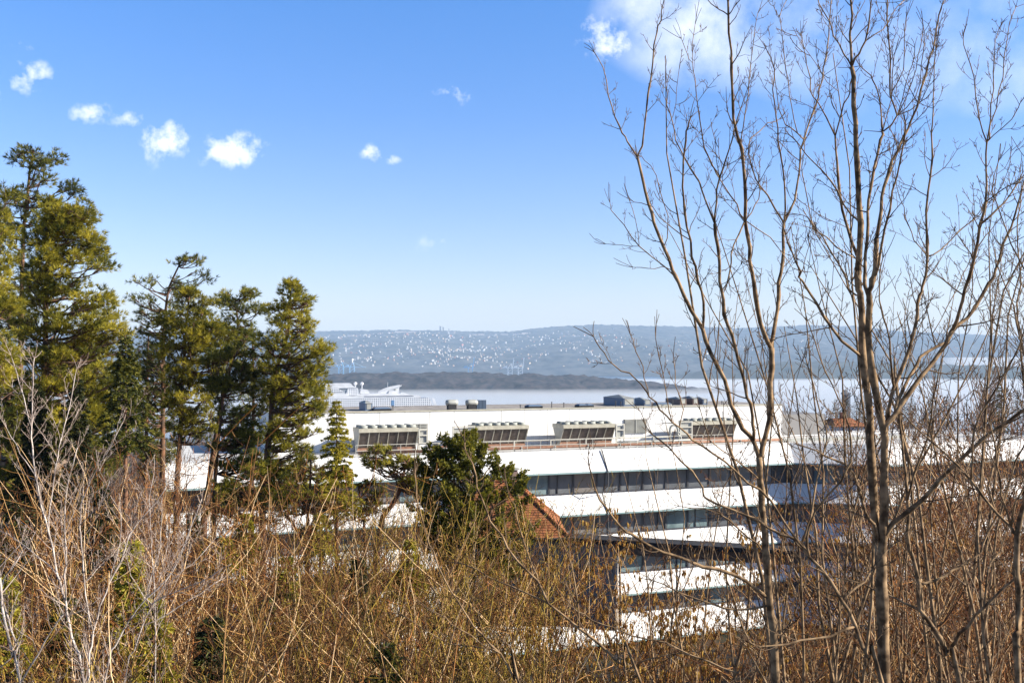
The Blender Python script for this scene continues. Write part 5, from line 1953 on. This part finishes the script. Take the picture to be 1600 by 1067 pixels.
def conifers():
    pine([(52, 238), (47, 262), (44, 296), (39, 340), (36, 380), (32, 560), (30, 760)], [(2, 260), (20, 246), (40, 233), (62, 243), (102, 246), (105, 274), (114, 286), (128, 300), (120, 315), (98, 302), (86, 330), (70, 345), (84, 380), (66, 440), (50, 520), (-10, 540), (-30, 400), (-20, 300)],
         51, .24, 'tallest dark pine with a flat-topped open crown at the edge', 1, 'needle', pads=72, dens=55, padr=(.45, .85))
    pine([(78, 305), (76, 330), (74, 360), (74, 428), (71, 532), (68, 700)], [(82, 312), (108, 326), (128, 318), (150, 317), (148, 338), (132, 352), (146, 372), (160, 392), (178, 420), (177, 448), (186, 472), (193, 512), (201, 556), (200, 600), (186, 660), (150, 700), (60, 690), (20, 620), (34, 480), (48, 400), (62, 330)],
         46, .23, 'broad olive-green pine with a straight dark trunk in front of the tallest one', 2, 'needle_y', pads=175, dens=70, padr=(.5, .95))
    pine([(-14, 290), (-16, 400), (-18, 560), (-18, 700)], [(-90, 300), (-30, 280), (2, 288), (18, 306), (20, 338), (8, 372), (12, 450), (30, 520), (20, 600), (-70, 620)], 41, .2, 'sunny yellow-green pine cut off by the edge of the view', 3, 'needle_y', pads=70, dens=75)
    pine([(285, 404), (268, 440), (262, 460), (256, 520), (255, 600), (254, 720)], [(192, 448), (214, 430), (248, 437), (268, 415), (300, 399), (313, 406), (318, 428), (328, 448), (322, 462), (292, 474), (272, 486), (268, 560), (262, 640), (240, 700), (214, 690), (208, 600), (218, 540), (214, 512), (212, 480), (196, 470)],
         58, .22, 'dark thin-crowned pine with a crooked tip between two broader pines', 4, 'needle', pads=95, dens=48, padr=(.4, .8))
    pine([(296, 462), (292, 500), (289, 545), (285, 600), (281, 690), (276, 780)], [(264, 472), (290, 454), (322, 460), (342, 482), (344, 508), (366, 534), (368, 560), (345, 580), (338, 640), (326, 690), (268, 690), (258, 620), (262, 575), (250, 545), (260, 512)],
         52, .2, 'bright olive pine with a rounded crown and red-brown trunk', 5, 'needle_y', pads=100, dens=64, padr=(.45, .9))
    pine([(368, 470), (372, 515), (366, 548), (352, 600), (345, 640), (336, 690), (326, 760), (318, 830)], [(341, 466), (362, 450), (380, 456), (398, 453), (414, 465), (412, 492), (388, 508), (386, 535), (352, 522), (342, 498)],
         57, .26, 'pine with a curving red trunk and small round top', 6, 'needle', pads=34, dens=64, padr=(.45, .8))
    pine([(347, 600), (347, 640), (340, 700), (334, 800)], [(318, 560), (352, 540), (402, 540), (416, 604), (412, 650), (398, 670), (400, 700), (424, 738), (418, 772), (372, 792), (346, 742), (330, 700), (345, 650), (325, 620)],
         49, .16, 'low deep-green pine spreading in front of the curving red trunk', 16, 'needle', pads=95, dens=62, padr=(.45, .85), flat=.35)
    pine([(455, 444), (452, 500), (445, 540), (428, 590), (423, 660), (416, 720), (410, 800)], [(446, 446), (453, 437), (463, 454), (478, 466), (489, 470), (482, 490), (492, 512), (503, 520), (511, 545), (509, 582), (506, 612), (502, 650), (490, 700), (484, 770), (440, 790), (402, 750), (420, 700), (430, 640), (414, 606), (399, 562), (410, 506), (428, 474)],
         48, .22, 'tall olive pine standing nearest the ship, crown widening downward', 7, 'needle_y', pads=185, dens=58, padr=(.4, .8))
    pine([(640, 716), (628, 745), (625, 765), (612, 790), (598, 808), (591, 850), (588, 872)], [(558, 716), (590, 702), (632, 706), (658, 720), (664, 742), (650, 764), (612, 748), (588, 738), (566, 728)],
         43, .19, 'small crooked pine with a thick curved dark trunk and flat crown', 8, 'needle_y', pads=44, dens=46, padr=(.35, .6), flat=.32, dead=9)
    pine([(560, 760), (566, 800), (570, 840)], [(545, 764), (575, 752), (610, 762), (604, 806), (565, 812), (545, 795)], 44, .08, 'low yellowish young pine beside the crooked one', 9, 'needle_y', pads=26, dens=46, padr=(.3, .55))
    pine([(138, 470), (134, 560), (128, 640), (125, 780)], [(96, 560), (130, 520), (170, 560), (200, 620), (206, 700), (160, 760), (100, 740), (84, 650)], 55, .2, 'shaded pine behind the broad olive-green one', 22, 'needle', pads=80, dens=55, padr=(.45, .9))
    pine([(232, 520), (230, 600), (228, 780)], [(196, 560), (232, 530), (262, 570), (282, 640), (276, 720), (232, 750), (196, 700), (206, 630)], 60, .17, 'shaded pine filling the gap between the two big pine groups', 25, 'needle', pads=56, dens=52, padr=(.45, .85))
    pine([(392, 500), (396, 580), (394, 780)], [(362, 540), (396, 512), (424, 560), (432, 640), (424, 730), (384, 740), (356, 660), (372, 600)], 62, .17, 'shaded pine behind the curving red trunk', 26, 'needle', pads=60, dens=52, padr=(.45, .85))
    pine([(18, 560), (14, 640), (12, 800)], [(-50, 600), (10, 570), (60, 600), (96, 660), (84, 760), (20, 790), (-40, 760)], 45, .18, 'dark low-crowned pine in front of the board-clad house', 27, 'needle', pads=80, dens=56, padr=(.5, .9))
    pine([(392, 742), (394, 790), (390, 840)], [(338, 745), (400, 728), (434, 756), (424, 832), (362, 842), (328, 800)], 43, .1, 'low young pine filling the gap under the curving red trunk', 23, 'needle_y', pads=34, dens=56, padr=(.35, .65))
    pine([(486, 718), (484, 770), (480, 830)], [(424, 742), (470, 722), (520, 730), (562, 768), (556, 812), (476, 834), (424, 806)], 42, .1, 'low sunny pine at the foot of the tall olive pine', 24, 'needle_y', pads=38, dens=56, padr=(.35, .65))
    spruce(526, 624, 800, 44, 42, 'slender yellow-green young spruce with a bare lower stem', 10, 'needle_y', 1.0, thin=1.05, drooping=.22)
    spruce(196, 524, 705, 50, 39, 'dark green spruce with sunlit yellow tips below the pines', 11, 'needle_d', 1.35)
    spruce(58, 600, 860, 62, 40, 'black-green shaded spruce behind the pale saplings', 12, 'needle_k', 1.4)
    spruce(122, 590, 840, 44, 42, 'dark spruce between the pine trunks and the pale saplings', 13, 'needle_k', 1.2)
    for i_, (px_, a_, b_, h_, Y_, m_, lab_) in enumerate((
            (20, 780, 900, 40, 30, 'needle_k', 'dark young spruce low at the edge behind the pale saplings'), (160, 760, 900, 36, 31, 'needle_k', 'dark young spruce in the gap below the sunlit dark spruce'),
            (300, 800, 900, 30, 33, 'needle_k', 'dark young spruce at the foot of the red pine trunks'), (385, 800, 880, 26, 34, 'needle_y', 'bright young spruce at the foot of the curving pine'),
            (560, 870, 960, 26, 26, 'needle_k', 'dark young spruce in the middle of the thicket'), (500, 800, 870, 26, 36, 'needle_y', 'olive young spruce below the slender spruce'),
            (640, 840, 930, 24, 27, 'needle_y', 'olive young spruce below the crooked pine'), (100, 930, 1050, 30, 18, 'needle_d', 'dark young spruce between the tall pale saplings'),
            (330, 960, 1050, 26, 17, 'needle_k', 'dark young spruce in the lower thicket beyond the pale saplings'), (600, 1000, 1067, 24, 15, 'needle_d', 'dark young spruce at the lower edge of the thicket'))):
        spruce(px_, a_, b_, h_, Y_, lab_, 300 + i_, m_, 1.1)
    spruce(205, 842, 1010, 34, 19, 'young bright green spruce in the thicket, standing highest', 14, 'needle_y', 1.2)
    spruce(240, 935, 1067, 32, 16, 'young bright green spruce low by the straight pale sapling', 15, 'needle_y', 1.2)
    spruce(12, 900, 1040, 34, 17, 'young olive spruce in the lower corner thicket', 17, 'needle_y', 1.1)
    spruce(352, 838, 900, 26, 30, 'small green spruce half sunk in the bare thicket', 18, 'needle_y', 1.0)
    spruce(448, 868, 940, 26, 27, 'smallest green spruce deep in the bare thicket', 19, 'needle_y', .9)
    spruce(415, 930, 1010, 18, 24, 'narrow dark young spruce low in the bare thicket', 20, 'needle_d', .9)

    # bushy evergreen in front of the tiled house
    Y = 38.0
    rg = np.random.default_rng(91)
    poly = [(722, 697), (736, 692), (748, 701), (762, 716), (776, 714), (782, 740), (801, 746), (812, 762), (822, 792), (830, 830), (828, 872), (800, 900), (700, 890), (660, 840), (652, 775), (660, 730), (680, 718), (700, 702)]
    base = P(738, 880, Y)
    foot = np.array((base[0], Y, float(ground(base[0], Y)) - .2))
    e = empty('evergreen_bush', foot, 'dense dark bushy evergreen in front of the orange roof', 'tree')
    mb = MB()
    for dx, ang in ((0, 0), (.25, .3), (-.2, -.25)):
        tp = P(738 + ang * 120, 730, Y) - foot
        mb.tube([np.array((dx, 0, 0)), np.array((dx, .1, 1.5)) + tp * .1, tp], [.16, .12, .03], 7)
    mb.build('trunk', M['pine_bark'], e, True)
    C, Dr, Tn = [], [], []
    limbs, needles = Tubes(), MB()
    for _ in range(250):
        py = rg.uniform(692, 900)
        sp = row_span(poly, py)
        if not sp:
            continue
        px = rg.uniform(*sp)
        if not in_poly(poly, px, py):
            continue
        half = (sp[1] - sp[0]) / 2 / F * Y
        u = abs(px - (sp[0] + sp[1]) / 2) / ((sp[1] - sp[0]) / 2)
        dy = rg.uniform(-1, 1) * half * math.sqrt(max(.05, 1 - u * u))
        c = P(px, py, Y) + np.array((0, dy, 0))
        ax = P(738, min(880, py + 40), Y)
        outd = unit(np.array((c[0] - ax[0], c[1] - ax[1], .5)))
        kt = 46
        # an upright spray: a fan of scale-leaf twigs
        ln = rg.uniform(.45, .9)
        t = rg.random(kt)
        d0 = unit(outd + np.array((0, 0, .7)) + rg.normal(0, .25, 3))
        sd_ = unit(np.cross(d0, rg.normal(0, 1, 3)))
        pos = c + d0 * (t[:, None] - .3) * ln + sd_ * (rg.uniform(-1, 1, (kt, 1)) * (1 - t[:, None]) * ln * .42) + rg.normal(0, .05, (kt, 3))
        C.append(pos)
        dd = d0 + rg.normal(0, .4, (kt, 3))
        Dr.append(dd / np.linalg.norm(dd, axis=1)[:, None])
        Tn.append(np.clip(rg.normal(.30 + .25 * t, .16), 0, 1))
        limbs.add(np.array([ax * .6 + c * .4, ax * .25 + c * .75, c]) - foot, np.array((.03, .02, .01)), 4)
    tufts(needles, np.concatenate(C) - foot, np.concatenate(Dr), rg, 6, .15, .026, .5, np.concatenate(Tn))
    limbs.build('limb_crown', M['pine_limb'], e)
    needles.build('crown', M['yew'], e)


conifers()


# ---------------------------------------------------------------- bare shrubs of the thicket
def shrub_geometry(seed, H, stems, spread, bend=.25, levels=2, side_sp=.28, side=(.4, 1.1), r0=.016, up=.5, fine=1.0, rmin=.0038, side_tw=.5):
    """Returns (stem tubes, twig tubes, twig tip points) of one multi-stemmed bare shrub of height about H."""
    rg = np.random.default_rng(seed)
    st, tw, tips = Tubes(), Tubes(), []
    for i in range(stems):
        an = 6.283 * i / stems + rg.uniform(-.5, .5)
        lean = abs(rg.normal(0, spread))
        h = H * rg.uniform(.6, 1.05)
        o = np.array((math.cos(an), math.sin(an), 0))
        m = 9
        q = [o * rg.uniform(.05, .35)]
        d = unit(o * lean + np.array((0, 0, 1)))
        for j in range(m - 1):
            d = unit(d + o * bend * rg.uniform(-.1, .35) + rg.normal(0, .12, 3) + np.array((0, 0, .06)))
            q.append(q[-1] + d * h / (m - 1))
        q = np.array(q)
        rr = np.linspace(r0 * rg.uniform(.6, 1.15), rmin, m)
        st.add(q, rr, 5)
        shoots(tw, q, rr, rg, side_sp / fine, side[0], side[1], levels - 1, up, (25, 72), 3, .22, False, rmin, tips, side_tw)
    tz = np.array(tips)[:, 2]
    for t_ in (st, tw):
        for key in t_.g:
            t_.g[key] = [(np.asarray(p) * (H / np.percentile(tz, 97)), r) for p, r in t_.g[key]]
    return st, tw, [np.asarray(p) * (H / np.percentile(tz, 97)) for p in tips]


PROTO = {}


def shrub_proto(kind, v):
    key = (kind, v)
    if key in PROTO:
        return PROTO[key]
    seed = 1000 + sum(map(ord, kind)) * 7 + v * 131
    rg = np.random.default_rng(seed + 5)
    extra = None
    if kind == 'grey':
        st, tw, tips = shrub_geometry(seed, 5.0, 12, .50, .45, 3, .36, (.5, 1.8), .025, .16, 1.0, .0048)
        mats = ('shrub_stem', 'shrub_twig')
    elif kind == 'red':
        st, tw, tips = shrub_geometry(seed, 4.6, 12, .45, .4, 3, .33, (.4, 1.6), .021, .2, 1.0, .0046)
        mats = ('shrub_stem', 'red_twig')
    elif kind == 'olive':
        st, tw, tips = shrub_geometry(seed, 4.8, 15, .34, .3, 3, .28, (.4, 1.3), .017, .3, 1.0, .0044)
        mats = ('olive_twig', 'olive_twig')
    elif kind == 'hazel':
        st, tw, tips = shrub_geometry(seed, 5.2, 9, .42, .4, 3, .36, (.5, 1.5), .022, .1, 1.0, .0045)
        mats = ('shrub_stem', 'red_twig')
        mb = MB()
        tp = np.array(tips)
        tp = tp[rg.random(len(tp)) < .6]
        k = 3
        c = np.repeat(tp, k, 0) + rg.normal(0, .03, (len(tp) * k, 3))
        n = len(c)
        ln = rg.uniform(.09, .18, (n, 1))
        w = rg.uniform(.012, .022, (n, 1))
        sw = rg.normal(0, .12, (n, 3)) * ln
        sw[:, 2] = 0
        a = rg.uniform(0, 6.28, n)
        x1 = np.stack([np.cos(a), np.sin(a), np.zeros(n)], 1) * w
        x2 = np.stack([-np.sin(a), np.cos(a), np.zeros(n)], 1) * w
        down = np.array((0, 0, -1)) * ln + sw
        V = np.stack([c, c + down * .25 + x1, c + down * .25 + x2, c + down * .25 - x1, c + down * .25 - x2, c + down * .85 + x1 * .8, c + down * .85 + x2 * .8, c + down * .85 - x1 * .8, c + down * .85 - x2 * .8, c + down], 1)
        T = [[0, 1, 2], [0, 2, 3], [0, 3, 4], [0, 4, 1], [9, 6, 5], [9, 7, 6], [9, 8, 7], [9, 5, 8]]
        Q = [[1, 5, 6, 2], [2, 6, 7, 3], [3, 7, 8, 4], [4, 8, 5, 1]]
        off = np.arange(n)[:, None, None] * 10
        mb.add(V.reshape(-1, 3), (np.array(Q)[None] + off).reshape(-1, 4), (np.array(T)[None] + off).reshape(-1, 3), np.repeat(rg.random(n), 10))
        extra = ('catkin_blossom', mb.data('catkin_blossom', M['catkin']))
    else:   # 'leafy': dry brown leaves still hanging on
        st, tw, tips = shrub_geometry(seed, 5.0, 10, .42, .35, 3, .30, (.4, 1.5), .021, .2, 1.0, .0045)
        mats = ('shrub_stem', 'red_twig')
        mb = MB()
        tp = np.array(tips)
        tp = tp[rg.random(len(tp)) < .6]
        k = 2
        c = np.repeat(tp, k, 0) + rg.normal(0, .06, (len(tp) * k, 3))
        n = len(c)
        d = rg.normal(0, .6, (n, 3)) + np.array((0, 0, -.7))
        d /= np.linalg.norm(d, axis=1)[:, None]
        s = np.cross(d, rg.normal(0, 1, (n, 3)))
        s /= np.linalg.norm(s, axis=1)[:, None]
        nn = np.cross(d, s)
        ln = rg.uniform(.04, .085, (n, 1))
        V = np.stack([c, c + d * ln * .45 + s * ln * .3 + nn * ln * .14, c + d * ln, c + d * ln * .45 - s * ln * .3 + nn * ln * .14], 1)
        off = np.arange(n)[:, None, None] * 4
        T = (np.array([[0, 1, 2], [0, 2, 3]])[None] + off).reshape(-1, 3)
        mb.add(V.reshape(-1, 3), None, T, np.repeat(rg.random(n), 4))
        extra = ('dry_leaves', mb.data('dry_leaves', M['dead_leaf']))
    PROTO[key] = (st.into(MB()).data('stems', M[mats[0]], True), tw.into(MB()).data('twigs', M[mats[1]], True), extra)
    return PROTO[key]


NAMES = {'grey': ('bare_shrub', 'grey-brown bare shrub in the dense thicket below the pines', 'grey-brown shrubs of the thicket', 5.0),
         'red': ('reddish_shrub', 'reddish-brown bare shrub in the dense hillside thicket', 'reddish-brown shrubs of the thicket', 4.6),
         'olive': ('olive_shrub', 'olive-twigged dense shrub around the evergreen bush', 'olive shrubs of the thicket', 4.8),
         'hazel': ('hazel_bush', 'hazel bush hung with yellow-brown catkins in front of the white office', 'hazel bushes with catkins', 5.2),
         'leafy': ('dry_leaved_shrub', 'bare shrub with dry brown leaves among the near tree trunks', 'shrubs holding dry brown leaves', 5.0)}


def place_shrub(kind, px, py_top, Y, rg):
    x = (px - 800) / F * Y
    gz = float(ground(x, Y)) - .1
    h = -(py_top - HZ) / F * Y - gz
    nm, lab, grp, H = NAMES[kind]
    s = h / H
    if s < .25 or s > 3.6:
        return
    st, tw, ex = shrub_proto(kind, int(rg.integers(3)))
    e = empty(nm, (x, Y, gz), lab, 'shrub', grp, rg.uniform(0, 6.28))
    w = s ** .8 * rg.uniform(.85, 1.15)
    e.scale = (w, w, s)
    for n_, me in (('stems', st), ('crown', tw)) + ((ex,) if ex else ()):
        o = bpy.data.objects.new(n_, me)
        col.objects.link(o)
        o.parent = e


def thicket():
    rg = np.random.default_rng(77)
    # (kinds, count, px range, top row range at either end of the range, distance range)
    bands = [
        (('grey', 'red', 'grey'), 11, (-20, 200), (730, 800), (730, 800), (26, 36)),
        (('grey', 'red', 'grey'), 11, (190, 420), (680, 740), (720, 780), (27, 38)),
        (('red', 'grey', 'olive'), 13, (200, 660), (730, 780), (760, 800), (36, 44)),
        (('grey', 'olive', 'red'), 14, (380, 660), (770, 830), (765, 820), (28, 40)),
        (('olive', 'olive', 'grey'), 16, (590, 850), (745, 810), (770, 850), (25, 34)),
        (('grey', 'red'), 18, (-30, 480), (790, 880), (820, 900), (17, 25)),
        (('grey', 'olive', 'red'), 15, (440, 860), (840, 920), (850, 920), (16, 24)),
        (('grey', 'red', 'olive'), 18, (-30, 900), (900, 990), (900, 990), (10.5, 15)),
        (('hazel', 'hazel', 'hazel', 'red'), 8, (850, 1100), (765, 850), (850, 920), (18, 30)),
        (('hazel', 'red'), 7, (870, 1250), (920, 1000), (985, 1030), (12, 17)),
        (('leafy', 'hazel', 'red'), 10, (1200, 1400), (840, 930), (760, 860), (18, 34)),
        (('leafy', 'leafy', 'red'), 20, (1390, 1640), (690, 790), (640, 740), (20, 42)),
        (('leafy', 'leafy', 'red'), 14, (1395, 1650), (640, 700), (590, 660), (44, 62)),
        (('leafy', 'red', 'grey'), 14, (1250, 1640), (860, 960), (830, 930), (12, 18)),
    ]
    for kinds, n, (x0, x1), (a0, a1), (b0, b1), (Y0, Y1) in bands:
        for i in range(n):
            t = (i + rg.uniform(.1, .9)) / n
            px = x0 + (x1 - x0) * t
            py = (1 - t) * rg.uniform(a0, a1) + t * rg.uniform(b0, b1)
            place_shrub(kinds[int(rg.integers(len(kinds)))], px, py, rg.uniform(Y0, Y1), rg)


thicket()


# ---------------------------------------------------------------- bare and dark trees beyond the office
def far_trees():
    protos = []
    for v in range(3):
        st, tw, tips = shrub_geometry(5000 + v, 12.0, 5, .16, .12, 3, .42, (1.2, 3.6), .13, .5, 1.0, .024)
        protos.append((st.into(MB()).data('trunk', M['pine_limb'], True), tw.into(MB()).data('crown', M['far_twig'], True)))
    rg = np.random.default_rng(8)
    spots = [(1236, 612, 138), (1262, 618, 140), (1290, 616, 150), (1400, 622, 150), (1426, 590, 130), (1440, 628, 145), (1462, 602, 128), (1476, 620, 150), (1496, 585, 124), (1514, 598, 132), (1532, 592, 126), (1548, 606, 140),
             (1566, 590, 120), (1584, 604, 128), (1606, 580, 118), (1420, 640, 135), (1450, 646, 140), (1500, 640, 136), (1540, 640, 130), (1580, 636, 124), (1345, 628, 165), (1368, 624, 170), (1620, 600, 125)]
    for px, py, Y in spots:
        x = (px - 800) / F * Y
        gz = float(ground(x, Y)) - .3
        h = -(py - HZ) / F * Y - gz
        tr, cr = protos[int(rg.integers(3))]
        e = empty('bare_far_tree', (x, Y, gz), 'brown leafless tree in the wood beyond the office roof', 'tree', 'leafless trees beyond the office', rg.uniform(0, 6.28))
        s = h / 12.0
        e.scale = (s * .8, s * .8, s)
        for n_, me in (('trunk', tr), ('crown', cr)):
            o = bpy.data.objects.new(n_, me)
            col.objects.link(o)
            o.parent = e
    for i in range(26):
        px = -40 + 500 * (i + rg.random()) / 26
        Y = rg.uniform(105, 230) if px < 240 else rg.uniform(150, 260)
        py = rg.uniform(625, 690)
        x = (px - 800) / F * Y
        gz = float(ground(x, Y)) - .3
        s = (-(py - HZ) / F * Y - gz) / 12.0
        if s < .3:
            continue
        tr, cr = protos[i % 3]
        e = empty('bare_far_tree', (x, Y, gz), 'brown leafless tree in the gaps behind the pines', 'tree', 'leafless trees behind the pines', rg.uniform(0, 6.28))
        e.scale = (s, s, s)
        for n_, me in (('trunk', tr), ('crown', cr)):
            o = bpy.data.objects.new(n_, me)
            col.objects.link(o)
            o.parent = e
    # slim trees standing behind the thick near ones
    sl = []
    for v in range(3):
        st, tw, tips = shrub_geometry(7000 + v, 9.0, 3, .07, .08, 3, .38, (.4, 1.5), .030, .6, 1.0, .0042, .6)
        sl.append((st.into(MB()).data('stems', M['bark_near'], True), tw.into(MB()).data('crown', M['twig_near'], True)))
    for i, (px, py, Y) in enumerate(((1235, 150, 13), (1300, 120, 12), (1475, 160, 13), (1118, 470, 15), (1182, 430, 14), (1262, 330, 13), (1322, 400, 15), (1425, 330, 14), (1492, 300, 12.5), (1552, 250, 13), (1600, 190, 11), (1070, 600, 16), (1010, 660, 15), (1380, 360, 16))):
        x = (px - 800) / F * Y
        gz = float(ground(x, Y)) - .2
        s = (-(py - HZ) / F * Y - gz) / 9.0
        e = empty('slim_bare_tree', (x, Y, gz), 'slim many-twigged bare tree standing among the thick near trunks', 'tree', 'slim bare trees among the near trunks', rg.uniform(0, 6.28))
        e.scale = (s, s, s)
        for n_, me in zip(('trunk', 'crown'), sl[i % 3]):
            o = bpy.data.objects.new(n_, me)
            col.objects.link(o)
            o.parent = e
    spruce(1562, 600, 690, 14, 116, 'dark evergreen rising among the leafless trees beyond the office', 201, 'needle_d', .6, thin=2.2)
    spruce(1320, 614, 690, 26, 420, 'misty dark spruce below the lone grey tower', 202, 'needle_d', .5, thin=3)
    for i, (px, py, Y) in enumerate(((1338, 618, 430), (1350, 616, 445), (1305, 622, 430), (1410, 612, 420), (1425, 616, 400), (1456, 612, 410), (1480, 616, 420), (1560, 604, 420), (1590, 606, 410))):
        spruce(px, py, py + 70, 22, Y, 'misty grey-green spruce in the wood sloping to the fjord', 210 + i, 'needle_d', .5, thin=3, group='misty spruces above the fjord')
    # white birch stems among the brown wood
    for px, Y in ((1461, 84), (1470, 86)):
        x = (px - 800) / F * Y
        gz = float(ground(x, Y)) - .2
        top = -(600 - HZ) / F * Y
        e = empty('birch', (x, Y, gz), 'slender birch with a white stem beyond the near trunks', 'tree', 'pair of white birches')
        mb = MB()
        mb.tube([(0, 0, 0), (.1, 0, (top - gz) * .5), (-.1, .1, top - gz)], [.12, .09, .02], 7)
        mb.build('trunk', M['birch'], e, True)
        tb = Tubes()
        shoots(tb, np.array([(0, 0, 0), (.1, 0, (top - gz) * .5), (-.1, .1, top - gz)], float), np.array((.12, .09, .02)), np.random.default_rng(px), .5, .8, 2.0, 1, .3, (25, 55), 3, .45, False, .008)
        tb.build('crown', M['far_twig'], e)


far_trees()
